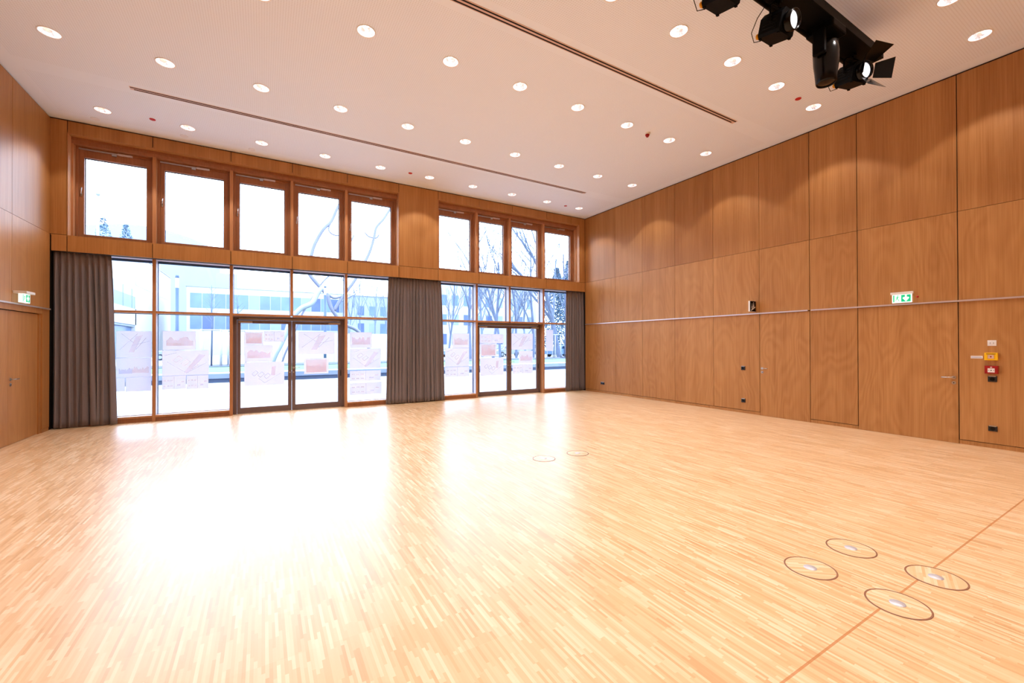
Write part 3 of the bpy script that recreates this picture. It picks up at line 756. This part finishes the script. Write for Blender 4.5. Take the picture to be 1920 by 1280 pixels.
# projecting pictogram sign over the narrow door
t = empty('pictogram_sign', (-.12, -5.83, 2.435)); tag(t, 'small black projecting sign with two white bottle-like figures over a slope', 'sign')
m = MB(); m.box((-.10, -.02, -.118), (.115, .02, .118), 'white'); m.build('box', t, bevel=.003)
m = MB(); m.box((-.10, -.024, -.115), (.112, -.0205, .115), 'black'); m.build('face', t)
m = MB(); Y = -.0255
m.poly([(-.085, Y, -.092), (-.062, Y, -.104), (.10, Y, -.022), (.086, Y, -.006)], 'white')
for cx, z0, z1 in ((-.030, -.065, .062), (.030, -.035, .092)):
    m.poly([(cx-.018, Y, z0), (cx+.018, Y, z0+.012), (cx+.018, Y, z0+.06), (cx+.007, Y, z0+.085), (cx+.006, Y, z1), (cx-.006, Y, z1), (cx-.007, Y, z0+.085), (cx-.018, Y, z0+.06)], 'white')
m.build('pictogram', t)
m = MB(); m.box((.112, -.012, -.04), (.119, .012, .04), 'steel'); m.build('bracket', t)

# ------------------------------------------------------------------ floor boxes
def floor_box(x, y, label, ang):
    t = empty('floor_box', (x, y, 0), ang); tag(t, label, 'floor box', 'round floor outlet lids')
    m = MB(); m.lathe([(.159, .0005), (.159, .003), (.149, .003), (.149, .0015)], 'lidring', 48); m.build('ring', t)
    m = MB(); m.disc(.149, 'floor', (0, 0, .0022), n=48); m.build('lid', t)
    m = MB(); m.lathe([(.040, .0022), (.040, .0045), (.002, .0048)], 'lidcap', 28); m.build('cap', t)
for x, y, lb, a in ((-6.201, -9.745, 'round parquet floor lid off the joint, on the window wall side, nearer the viewer', .9), (-5.605, -9.76, 'round parquet floor lid off the joint, nearer the oak wall', .4),
                    (-5.598, -10.243, 'round parquet floor lid crossing the joint, nearer the oak wall', 1.9), (-6.202, -10.227, 'largest looking round parquet floor lid, crossing the floor joint', .15),
                    (-6.18, -6.398, 'faint round floor lid lost in the window glare', .3), (-5.593, -6.414, 'faint round floor lid just outside the window glare', 1.2)):
    floor_box(x, y, lb, a)

# ------------------------------------------------------------------ stage lighting
t = empty('lighting_bar', (-5.2, -8.75, 5.45)); tag(t, 'black stage lighting bar hung under the ceiling', 'lighting bar')
m = MB(); m.box((-3.2, -.17, 0), (2.86, .17, .12), 'black'); m.build('trough', t, bevel=.004)
for x in (-2.6, -.9, .9, 2.5):
    m = MB(); m.tube([(x, .15, .12), (x, .15, .468)], .02, 'black', 10); m.build('suspension', t)
m = MB(); m.tube([(-3.2, .10, -.055), (2.7, .10, -.055)], .024, 'black', 12)
for x in (-3.0, -2, -1, 0, 1, 2, 2.6): m.box((x-.02, .085, -.05), (x+.02, .115, .0), 'black')
m.build('pipe', t)
m = MB(); m.tube([(-3.1, .19, .03), (-1.6, .21, -.03), (-.9, .18, .02), (-.3, .2, -.05), (0, .17, .02)], .007, 'black', 6); m.build('cable', t)

def fresnel(loc, label, rz, doors, tilt):
    t = empty('stage_spotlight', loc, rz); tag(t, label, 'stage light', 'black stage lights on the bar')
    Rm = Matrix.Rotation(tilt, 4, 'X')
    def put(mb):
        mb.v = [tuple(Rm @ Vector(p)) for p in mb.v]; return mb
    m = MB()  # body: chamfered box, lens towards -y
    prof = [(-.13, -.13), (.13, -.13), (.155, -.10), (.155, .08), (.10, .15), (-.10, .15), (-.155, .08), (-.155, -.10)]
    for y in (-.10, .17): m.v += [(px, y, pz) for px, pz in prof]
    m.face(range(8), 'black'); m.face(range(15, 7, -1), 'black')
    for i in range(8): m.face((i, i+8, (i+1) % 8+8, (i+1) % 8), 'black')
    for z in (-.06, -.02, .02, .06): m.box((.155, -.06, z-.004), (.16, .12, z+.004), 'black_gloss'); m.box((-.16, -.06, z-.004), (-.155, .12, z+.004), 'black_gloss')
    for px in (-.12, .12):
        for py in (-.08, .15): m.box((px-.015, py-.015, -.145), (px+.015, py+.015, -.13), 'black')
    put(m).build('body', t, bevel=.004)
    m = MB(); m.lathe([(.118, -.10), (.118, -.19), (.106, -.19), (.104, -.13)], 'black_gloss', 32, (0, 0, .01), 'y'); put(m).build('lens_barrel', t)
    m = MB(); m.lathe([(.104, -.15), (.07, -.166), (.035, -.175), (.001, -.178)], 'lens', 32, (0, 0, .01), 'y'); put(m).build('lens', t)
    if doors:
        for k, (ang, w0, w1, L) in enumerate(((0, .10, .17, .24), (PI/2, .10, .14, .22), (PI, .10, .17, .24), (3*PI/2, .10, .12, .17))):
            m = MB(); sp = .72
            pts = [(-w0, -.195, .118), (w0, -.195, .118), (w1, -.195-L*math.cos(sp), .118+L*math.sin(sp)), (-w1, -.195-L*math.cos(sp), .118+L*math.sin(sp))]
            back = [(p[0], p[1]+.001, p[2]+.004) for p in pts]
            k0 = len(m.v); m.v += pts+back
            for q in ((0, 1, 2, 3), (7, 6, 5, 4), (0, 4, 5, 1), (1, 5, 6, 2), (2, 6, 7, 3), (3, 7, 4, 0)): m.face([k0+i for i in q], 'black_gloss')
            Rz = Matrix.Rotation(ang, 4, 'Y'); m.v = [tuple(Rz @ Vector(p) + Vector((0, 0, .01))) for p in m.v]
            put(m).build('barn_door', t)
    m = MB()
    for s_ in (-1, 1): m.tube([(s_*.175, .02, 0), (s_*.175, .02, .20), (s_*.12, .02, .26), (0, .02, .27)], .012, 'black', 6)
    m.build('yoke', t)
    m = MB(); m.tube([(0, .02, .27), (0, .02, .32)], .02, 'black', 8); m.box((-.025, -.02, .30), (.025, .06, .345), 'black'); m.build('clamp', t)
    m = MB(); m.lathe([(.001, .012), (.030, .010), (.034, 0), (.030, -.012), (.001, -.014)], 'knob', 16, (-.13, .185, -.10), 'y'); m.disc(.014, 'knob', (-.13, .20, -.10), 'y', 12); put(m).build('knob', t)
    m = MB(); m.tube([(-.11, .17, -.12), (-.20, .21, -.15), (-.27, .20, -.06), (-.24, .14, .10), (-.13, .10, .28)], .005, 'black', 6); m.build('cable', t)
    t.scale = (.88, .88, .88)
    return t
fresnel((-2.80, -8.76, 5.16), 'black stage spotlight with open barn doors at the end of the bar', -.28, True, .20)
fresnel((-4.63, -8.76, 5.12), 'black stage spotlight hung between the moving head and the next spotlight', -.02, False, .22)
fresnel((-5.63, -8.76, 5.08), 'black stage spotlight furthest along the bar from the oak wall', -.02, False, .22)
# moving head
t = empty('moving_head_spotlight', (-3.62, -8.78, 5.48)); tag(t, 'black moving head stage light pointing straight down', 'stage light', 'black stage lights on the bar')
m = MB(); m.box((-.17, -.15, -.13), (.17, .15, -.02), 'black'); m.build('base', t, bevel=.02)
for s_ in (-1, 1):
    m = MB(); m.box((s_*.165-.03, -.07, -.40), (s_*.165+.03, .07, -.10), 'black'); m.build('yoke_arm', t, bevel=.02)
m = MB(); m.lathe([(.001, -.17), (.07, -.175), (.125, -.22), (.135, -.33), (.130, -.46), (.118, -.56), (.108, -.68), (.098, -.70), (.092, -.69)], 'black_gloss', 28); m.build('head', t)
m = MB(); m.lathe([(.094, -.685), (.05, -.695), (.001, -.70)], 'lens_dark', 28); m.build('lens', t)

# ------------------------------------------------------------------ outdoors
g = MB(); g.box((-90, .46, -.2), (120, 140, -.02), 'paving')
for k in range(9): g.box((-40, 1.6+k*1.0, -.021), (40, 1.615+k*1.0, -.0185), 'joint')
S(g.build('plaza_paving'), 'pale concrete paving outside the windows', 'paving')
bed = empty('lawn_bed', (0, 10.6, 0)); tag(bed, 'long raised lawn bed with a low concrete wall outside', 'lawn bed')
m = MB(); m.box((-26, 0, .16), (24, .35, .36), 'bedwall'); m.build('low_wall', bed)
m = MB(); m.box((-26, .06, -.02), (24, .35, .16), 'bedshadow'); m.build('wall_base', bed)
m = MB(); m.box((-26, .35, 0), (24, 1.6, .355), 'kerb'); m.build('gravel_strip', bed)
m = MB(); m.box((-26, 1.6, 0), (24, 6.4, .37), 'grass'); o = m.build('lawn', bed); o['kind'] = 'stuff'
m = MB(); m.box((-26, 6.4, 0), (24, 9.6, .40), 'soil'); o = m.build('mulch', bed); o['kind'] = 'stuff'

def building(name, label, cat, x0, x1, y0, y1, z1, mat, bands, win=1.4, front='y', group=None, rim=True, pane='bpane', only=False):
    t = empty(name, ((x0+x1)/2, y0, 0)); tag(t, label, cat, group); ox, oy = (x0+x1)/2, y0
    m = MB(); m.box((x0-ox, 0, -.1), (x1-ox, y1-y0, z1), mat); m.build('walls', t)
    if rim: m = MB(); m.box((x0-ox-.1, -.12, z1), (x1-ox+.1, y1-y0+.1, z1+.12), 'bgrey'); m.build('parapet', t)
    rnd = random.Random(hash(label) % 100 if False else len(label))
    for (za, zb, gap) in bands:
        if front == 'y': n = max(1, int((x1-x0)/win)); st = (x1-x0-.8)/n
        else: n = max(1, int((y1-y0)/win)); st = (y1-y0-.4)/n
        for i in range(n):
            m = MB(); mt = pane if only else rnd.choice([pane, 'bpane2', 'bpane_pale', pane, pane])
            if front == 'y': a = x0-ox+.4+i*st; m.box((a+gap, -.03, za), (a+st-gap, .02, zb), mt)
            else: a = .2+i*st; m.box((x1-ox-.02, a+gap, za), (x1-ox+.03, a+st-gap, zb), mt)
            m.build('window', t)
    return t
building('office_building', 'long white office block with two bands of windows, across the plaza', 'building', -19.7, 4.2, 70, 84, 10.6, 'bwhite', [(7.35, 9.64, .04), (4.05, 6.12, .04)], 1.55)
b0 = building('office_wing', 'white office wing seen at a steep angle beyond the corner curtain', 'building', -40, -24, 61.5, 86, 13.6, 'bwhite', [(9.46, 11.09, .02), (11.9, 13.2, .02)], 1.2, 'x', pane='bpane2', only=True)
t = empty('podium_terrace', (-32, 36, 0)); tag(t, 'white ground floor podium with glass balustrade below the office wing', 'podium')
m = MB(); m.box((-8, 0, 4.2), (8, 26, 6.3), 'bwhite'); m.box((-8, 0, 3.95), (7.9, 26, 4.2), 'bgrey'); m.build('slab', t)
m = MB(); m.box((-8, .3, 0), (7.6, 26, 3.95), 'bpane'); m.build('glazed_front', t)
m = MB(); m.box((7.92, 0, 6.3), (7.96, 26, 7.9), 'bpane_pale')
for k in range(7): m.box((7.88, k*4, 6.3), (8.0, k*4+.25, 9.4-.1*k), 'bpane_pale')
m.build('balustrade', t)
t = empty('roof_plant_room', (-15.6, 72.5, 10.72)); tag(t, 'pale grey plant box on the white office roof with a slanted fin', 'roof box')
m = MB(); m.box((-.6, 0, 0), (2.3, 3, 2.6), 'bgrey'); m.build('box', t)
m = MB(); m.poly([(-1.9, 0, 3.4), (-1.5, 0, 3.4), (-.5, 0, 0), (-1.1, 0, 0)], 'bgrey'); m.poly([(-1.1, .1, 0), (-.5, .1, 0), (-1.5, .1, 3.4), (-1.9, .1, 3.4)], 'bgrey'); m.build('fin', t)
# far curved hall
t = empty('curved_hall', (-36, 118, 0)); tag(t, 'very pale hall with a curved roof far behind the first upper window', 'hall')
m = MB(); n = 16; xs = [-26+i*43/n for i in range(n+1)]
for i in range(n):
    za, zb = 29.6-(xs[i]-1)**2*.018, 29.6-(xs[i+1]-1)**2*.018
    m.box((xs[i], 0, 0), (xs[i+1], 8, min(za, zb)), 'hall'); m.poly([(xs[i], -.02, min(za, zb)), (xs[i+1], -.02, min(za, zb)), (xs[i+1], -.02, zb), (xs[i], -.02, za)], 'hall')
m.build('hall_walls', t)
t = empty('chimney_mast', (-22.3, 40, 0)); tag(t, 'thin pale mast rising behind the first upper window', 'mast')
m = MB(); m.tube([(0, 0, 0), (0, 0, 15)], [.14, .09], 'bgrey', 10); m.build('mast', t)
m = MB(); m.lathe([(.001, 15.3), (.16, 15.25), (.16, 15.0), (.001, 14.98)], 'bgrey', 10); m.build('mast_cap', t)
building('apartment_block', 'pale apartment block behind the bare trees past the middle curtains', 'building', 12.9, 31.4, 50, 62, 11.2, 'bbeige', [(7.6, 9.2, .45), (4.6, 6.2, .45), (1.6, 3.2, .45)], 2.0)
building('grey_house', 'pale grey house behind the trees beside the middle curtains', 'building', 2.8, 10.6, 60, 70, 9.4, 'bgrey', [(6.3, 7.8, .4), (3.4, 5.0, .4)], 1.7)
# hoarding
t = empty('site_hoarding', (-3.6, 30, 0)); tag(t, 'long white site hoarding behind the lawn', 'fence')
for k in range(12):
    m = MB(); a = -6.6+k*1.03; m.box((a+.01, 0, .02), (a+1.02, .06, 2.6), 'hoard'); m.build('board', t)
for k in range(13): m = MB(); m.box((-6.63+k*1.03, .06, 0), (-6.57+k*1.03, .12, 2.6), 'bgrey'); m.build('post', t)

# lamp columns
def lamp_col(x, y, h, label):
    t = empty('lamp_column', (x, y, 0)); tag(t, label, 'lamp post', 'slate lamp columns on the plaza'); r = .062 if y < 10 else .07
    m = MB(); m.tube([(0, 0, 0), (0, 0, h-.48)], r, 'postblue', 14); m.build('column', t)
    m = MB(); m.tube([(0, 0, h-.48), (0, 0, h-.10)], r*.9, 'milk', 14); m.build('lamp_glass', t)
    m = MB(); m.tube([(0, 0, h-.10), (0, 0, h)], r, 'postblue', 14); m.build('cap', t)
lamp_col(-12.38, 9, 4.24, 'slate lamp column standing outside the wide plan-covered pane')
lamp_col(-6.74, 13, 4.69, 'slate lamp column standing beside the twisted metal sculpture')

# twisted metal sculpture
t = empty('metal_sculpture', (-6, 16, 0)); tag(t, 'tall twisted tubular metal sculpture on the lawn outside', 'sculpture')
def limbs(name, pts, rad, mt='sculpt'):
    P = [Vector((p[0]+6, (p[2]-3)*.03*(1 if i % 2 else .8), p[2])) for i, p in enumerate(pts)]
    # catmull-rom smoothing
    out, rr = [], []
    for i in range(len(P)-1):
        p0, p1, p2, p3 = P[max(i-1, 0)], P[i], P[i+1], P[min(i+2, len(P)-1)]
        for k in range(4):
            s_ = k/4; out.append(.5*((2*p1)+(-p0+p2)*s_+(2*p0-5*p1+4*p2-p3)*s_*s_+(-p0+3*p1-3*p2+p3)*s_**3)); rr.append(rad[0]+(rad[1]-rad[0])*(i+s_)/(len(P)-1))
    out.append(P[-1]); rr.append(rad[1])
    m = MB(); m.tube(out, rr, mt, 10); m.build(name, t)
Y0 = 16
limbs('leg', [(-9.3,Y0,.0),(-9.0,Y0,.94),(-8.69,Y0,1.63),(-8.39,Y0,2.38),(-8.2,Y0,3.09),(-8.0,Y0,3.31),(-7.63,Y0,3.72),(-7.1,Y0,4.03),(-6.785,Y0,4.67),(-6.554,Y0,4.97)], (.13, .16), 'sculpt2')
limbs('leg', [(-8.8,Y0,0),(-8.5,Y0,1.05),(-8.2,Y0,1.78),(-7.9,Y0,2.64),(-7.63,Y0,3.32),(-7.38,Y0,3.83),(-7.136,Y0,4.24),(-6.7,Y0,5.02),(-6.47,Y0,5.36),(-6.19,Y0,5.69),(-5.67,Y0,6.38),(-5.18,Y0,7.3),(-4.75,Y0,8.33)], (.05, .05))
limbs('branch', [(-6.4,Y0,4.72),(-6.7,Y0,5.05),(-7.2,Y0,5.68),(-7.24,Y0,6.14),(-7.137,Y0,6.8),(-6.93,Y0,7.55),(-6.5,Y0,8.43),(-6.03,Y0,9.03),(-5.67,Y0,9.92),(-5.18,Y0,10.9)], (.12, .08))
limbs('branch', [(-5.9,Y0,3.6),(-5.49,Y0,4.36),(-5.07,Y0,5.0),(-4.66,Y0,5.63),(-4.076,Y0,6.79),(-3.77,Y0,7.49),(-3.54,Y0,8.32),(-3.375,Y0,9.02),(-2.98,Y0,9.55),(-2.64,Y0,10.1),(-2.1,Y0,11.1)], (.10, .07))
limbs('cross_piece', [(-4.1,Y0,8.6),(-3.86,Y0,8.38),(-3.54,Y0,8.32),(-3.34,Y0,8.38),(-3.22,Y0,8.58)], (.04, .05))
limbs('branch', [(-6.3,Y0,4.66),(-5.94,Y0,4.40),(-5.61,Y0,4.45),(-5.34,Y0,4.63),(-5.03,Y0,5.04)], (.07, .05))
limbs('leg', [(-6.26,Y0,4.6),(-6.09,Y0,3.88),(-5.8,Y0,3.38),(-5.49,Y0,2.94),(-5.09,Y0,2.72),(-4.75,Y0,2.57),(-4.41,Y0,2.28),(-3.93,Y0,1.45),(-3.6,Y0,.7),(-3.5,Y0,0)], (.12, .09))
limbs('branch', [(-6.03,Y0,9.0),(-6.18,Y0,8.55),(-6.03,Y0,8.27),(-5.67,Y0,8.2),(-5.3,Y0,8.4)], (.05, .04))
limbs('branch', [(-5.49,Y0,5.9),(-5.46,Y0,5.66),(-5.31,Y0,5.4),(-5.12,Y0,5.36)], (.03, .03))

# bare trees
def tree(x, y, h, seed, label, mat='bark', spread=.5, thick=.013, depth=5, group='bare winter trees outside', lean=0, start=.22):
    rnd = random.Random(seed); t = empty('bare_tree', (x, y, 0)); tag(t, label, 'tree', group)
    br = MB(); tr = MB()
    def grow(p, d, L, r, lv, mb):
        n = 3 if lv else 6; pts = [p]; q = p.copy(); dd = d.copy()
        for i in range(n):
            dd = (dd+Vector((rnd.uniform(-1, 1), rnd.uniform(-1, 1), rnd.uniform(-.2, .5)))*(.10 if lv == 0 else .22)).normalized(); q = q+dd*(L/n); pts.append(q.copy())
        rads = [r*(1-.6*i/n) for i in range(n+1)]
        mb.tube(pts, rads, mat, 7 if lv == 0 else 4, cap=False)
        if lv >= depth: return
        k = (7 if lv == 0 else (5 if lv == 1 else 4)) if lv < 3 else 3
        for j in range(k):
            s_ = start+(1-start)*(j+rnd.random())/k if lv == 0 else .3+.7*rnd.random()
            i = min(n-1, int(s_*n)); f_ = s_*n-i; pp = pts[i].lerp(pts[i+1], f_)
            a = rnd.uniform(0, 2*PI); side = Vector((math.cos(a), math.sin(a), 0)); dirn = (pts[i+1]-pts[i]).normalized()
            nd = (dirn*(1-spread)+side*spread*rnd.uniform(.5, 1.1)+Vector((0, 0, .28))).normalized()
            grow(pp, nd, L*rnd.uniform(.42, .62), rads[i]*.55, lv+1, br)
    d = Vector((lean, 0, 1)).normalized()
    grow(Vector((0, 0, -.02)), d, h*.78, h*thick, 0, tr)
    tr.build('trunk', t); br.build('branches', t)
T = [(5.5, 26, 9.6, 'slim bare tree right against the middle curtains', .45, .011), (6.8, 24, 12.5, 'taller bare tree with a thick trunk beyond the first bay past the curtains', .5, .014),
     (10.5, 34, 12.5, 'bare tree further back between the first two bays past the curtains', .5, .012), (14.0, 36, 15, 'tall bare tree in front of the pale apartment block', .5, .012),
     (12.3, 30, 14.2, 'forked bare tree above the far double door', .45, .013), (11.0, 26, 14, 'fan shaped bare tree seen through the second upper window past the pier', .5, .010),
     (20.2, 40, 14.5, 'distant bare tree over the far double door', .55, .012), (14.1, 28, 13.5, 'bare tree over the meeting stile of the far double door', .5, .011),
     (20.3, 36, 12.6, 'shorter bare tree behind the far double door', .55, .012), (17.6, 30, 15.4, 'bare tree behind the last mullion', .5, .012),
     (22.7, 34, 16.4, 'bare tree in the last bay beside the end curtain', .55, .012), (17.0, 24, 16, 'large leaning bare tree filling the last upper window', .5, .019),
     (22.4, 30, 16, 'bare tree half hidden by the end curtain', .55, .012)]
for i, (x, y, h, lb, sp, th) in enumerate(T):
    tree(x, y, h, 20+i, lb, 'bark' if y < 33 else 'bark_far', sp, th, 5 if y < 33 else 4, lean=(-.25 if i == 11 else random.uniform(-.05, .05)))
T2 = [(-.7, 42, 10.4, 'hazy bare tree just past the sculpture'), (.2, 40, 11.4, 'tallest hazy bare tree between sculpture and middle curtains'), (2.5, 44, 11.8, 'hazy bare tree in front of the grey house'), (3.2, 40, 9.8, 'small hazy bare tree touching the middle curtains')]
for i, (x, y, h, lb) in enumerate(T2): tree(x, y, h, 60+i, lb, 'bark_far', .4, .009, 4)
# young staked trees on the mulch
def staked(x, y, h, label):
    t = empty('staked_tree', (x, y, .38)); tag(t, label, 'young tree', 'young trees tied to white stake frames')
    m = MB()
    for dx, dy in ((-.45, -.4), (.45, -.4), (.45, .4), (-.45, .4)): m.tube([(dx, dy, 0), (dx, dy, 2.1)], .035, 'kerb', 8)
    for a, b in (((-.45, -.4), (.45, -.4)), ((.45, -.4), (.45, .4)), ((.45, .4), (-.45, .4)), ((-.45, .4), (-.45, -.4))): m.tube([(a[0], a[1], 2.05), (b[0], b[1], 2.05)], .03, 'kerb', 6)
    m.build('stake_frame', t)
    rnd = random.Random(int(x*10)); m = MB(); m.tube([(0, 0, 0), (.03, 0, h*.5), (0, 0, h)], [.05, .035, .012], 'bark', 7); m.build('trunk', t)
    b = MB()
    for k in range(26):
        z = h*rnd.uniform(.5, .97); a = rnd.uniform(0, 6.28); L = h*.28*(1.1-z/h)
        p = Vector((0, 0, z)); q = p+Vector((math.cos(a)*L, math.sin(a)*L, L*1.1)); b.tube([p, (p+q)/2+Vector((0, 0, -.03)), q], [.012, .009, .004], 'bark_far', 4, cap=False)
    b.build('branches', t)
staked(-12.1, 18.2, 4.6, 'young staked tree outside the wide plan-covered pane'); staked(-10.9, 18.9, 4.2, 'young staked tree just outside the double door frame')
staked(12.9, 19.5, 3.4, 'young staked tree outside the last bay beside the cars')

# shrubs, conifers
def shrub(x, y, w, h, label, name='low_hedge', mat='soil', n=420, cat='hedge'):
    rnd = random.Random(int(x*7)); m = MB()
    for k in range(n):
        a = rnd.uniform(0, 6.28); u = rnd.random()**.5; z = h*rnd.random(); k_ = (1-z/h*.55) if cat != 'conifer' else (1-z/h*.95)
        p = Vector((math.cos(a)*u*w*k_, math.sin(a)*u*w*.45*k_, z)); s_ = .16 if cat == 'hedge' else .26
        d1 = Vector((rnd.uniform(-1, 1), rnd.uniform(-1, 1), rnd.uniform(-.6, 1)))*s_; d2 = Vector((rnd.uniform(-1, 1), rnd.uniform(-1, 1), rnd.uniform(-1, 1)))*s_*.6
        m.poly([p-d1*.5, p+d2, p+d1*.5, p-d2], mat)
    o = m.build(name, loc=(x, y, .36 if cat == 'hedge' else 0)); tag(o, label, cat); return o
shrub(14.0, 18.2, 1.6, .5, 'low dark hedge under the parked blue car')
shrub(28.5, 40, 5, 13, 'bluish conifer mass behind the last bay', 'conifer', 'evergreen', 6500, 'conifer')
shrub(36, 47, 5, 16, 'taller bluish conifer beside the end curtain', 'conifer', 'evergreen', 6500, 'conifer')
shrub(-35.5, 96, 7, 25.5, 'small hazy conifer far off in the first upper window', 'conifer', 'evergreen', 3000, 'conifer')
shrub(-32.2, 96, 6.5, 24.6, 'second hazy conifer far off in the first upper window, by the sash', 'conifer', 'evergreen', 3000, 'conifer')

# parked cars
def car(x, y, rz, paint, label):
    t = empty('car', (x, y, 0), rz); tag(t, label, 'car', 'parked cars beyond the lawn')
    side = [(-2.1, .35), (-2.12, .75), (-1.95, .92), (-1.1, 1.0), (-.55, 1.42), (.9, 1.46), (1.6, 1.02), (2.05, .92), (2.15, .6), (2.1, .3)]
    m = MB(); n = len(side)
    for yy in (-.85, .85): m.v += [(px, yy*(1 if pz < 1.1 else .84), pz) for px, pz in side]
    m.face(range(n), paint); m.face(range(2*n-1, n-1, -1), paint)
    for i in range(n): m.face((i, i+n, (i+1) % n+n, (i+1) % n), paint)
    m.build('body', t, bevel=.05)
    m = MB()
    for s_ in (-1, 1):
        yy = s_*.80; m.poly([(-.95, yy*1.06, 1.03), (.15, yy*1.06, 1.03), (.15, yy*.96, 1.38), (-.5, yy*.96, 1.36)], 'carglass'); m.poly([(.22, yy*1.06, 1.03), (1.4, yy*1.06, 1.03), (.85, yy*.96, 1.39), (.22, yy*.96, 1.38)], 'carglass')
    m.poly([(-1.12, -.7, 1.03), (-1.12, .7, 1.03), (-.6, .62, 1.41), (-.6, -.62, 1.41)], 'carglass'); m.build('window', t)
    for wx in (-1.35, 1.35):
        for wy in (-.86, .86):
            w_ = MB(); w_.tube([(wx, wy-.1, .32), (wx, wy+.1, .32)], .32, 'tyre', 20); wo = w_.build('wheel', t)
            h_ = MB(); h_.disc(.18, 'carsilver', (wx, wy-.101 if wy < 0 else wy+.101, .32), 'y', 16); h_.build('hub', wo)
car(22.5, 31, .12, 'carblue', 'pale blue car parked outside the last bay')
car(-17.6, 46, .2, 'carsilver', 'small silver car seen through the wide pane')
car(17.4, 36.5, .3, 'carsilver', 'silver car parked behind the far double door')
car(11.5, 38, .1, 'carblue', 'blue car behind the first leaf of the far door')

# ------------------------------------------------------------------ light
w = bpy.data.worlds.new('World'); SC.world = w; w.use_nodes = True; nt = w.node_tree
bg = nt.nodes['Background']
tcw = nt.nodes.new('ShaderNodeTexCoord'); sw = nt.nodes.new('ShaderNodeSeparateXYZ'); nt.links.new(tcw.outputs['Generated'], sw.inputs[0])
rw_ = nt.nodes.new('ShaderNodeValToRGB'); nt.links.new(sw.outputs[2], rw_.inputs['Fac'])
rw_.color_ramp.elements[0].position = 0; rw_.color_ramp.elements[0].color = (.70, .83, 1, 1)
rw_.color_ramp.elements[1].position = .5; rw_.color_ramp.elements[1].color = (.62, .78, 1, 1)
nt.links.new(rw_.outputs[0], bg.inputs[0]); bg.inputs[1].default_value = 10.6
for k, (x0, x1, z0, z1) in enumerate(((-12.76, -6.45, .1, 3.4), (-5.3, -.28, .1, 3.4), (-12.76, -6.45, 3.7, 5.5), (-5.3, -.28, 3.7, 5.5))):
    L = bpy.data.lights.new('sky_portal', 'AREA'); L.shape = 'RECTANGLE'; L.size = x1-x0; L.size_y = z1-z0; L.cycles.is_portal = True
    o = bpy.data.objects.new('sky_portal', L); C.objects.link(o); o.location = ((x0+x1)/2, .5, (z0+z1)/2); o.rotation_euler = (-PI/2, 0, 0)

# ------------------------------------------------------------------ camera
yaw, pitch, roll = .5318002, .0061720, -.0021702
fwd = Vector((math.sin(yaw)*math.cos(pitch), math.cos(yaw)*math.cos(pitch), math.sin(pitch)))
rt = Vector((math.cos(yaw), -math.sin(yaw), 0)); up = rt.cross(fwd)
a = rt*math.cos(roll)+up*math.sin(roll); b = -rt*math.sin(roll)+up*math.cos(roll)
cam = bpy.data.cameras.new('Camera'); co = bpy.data.objects.new('Camera', cam); C.objects.link(co)
co.matrix_world = Matrix(((a.x, b.x, -fwd.x, -9.5649), (a.y, b.y, -fwd.y, -11.2770), (a.z, b.z, -fwd.z, 1.6), (0, 0, 0, 1)))
cam.sensor_width = 36; cam.lens = 793.329/1920*36; cam.clip_start = .05; cam.clip_end = 400
SC.camera = co
SC.view_settings.view_transform = 'Standard'; SC.view_settings.look = 'None'; SC.view_settings.exposure = 0; SC.view_settings.gamma = 1
SC.cycles.use_denoising = True; SC.cycles.max_bounces = 10; SC.cycles.diffuse_bounces = 5; SC.cycles.transparent_max_bounces = 12; SC.cycles.sample_clamp_indirect = 6
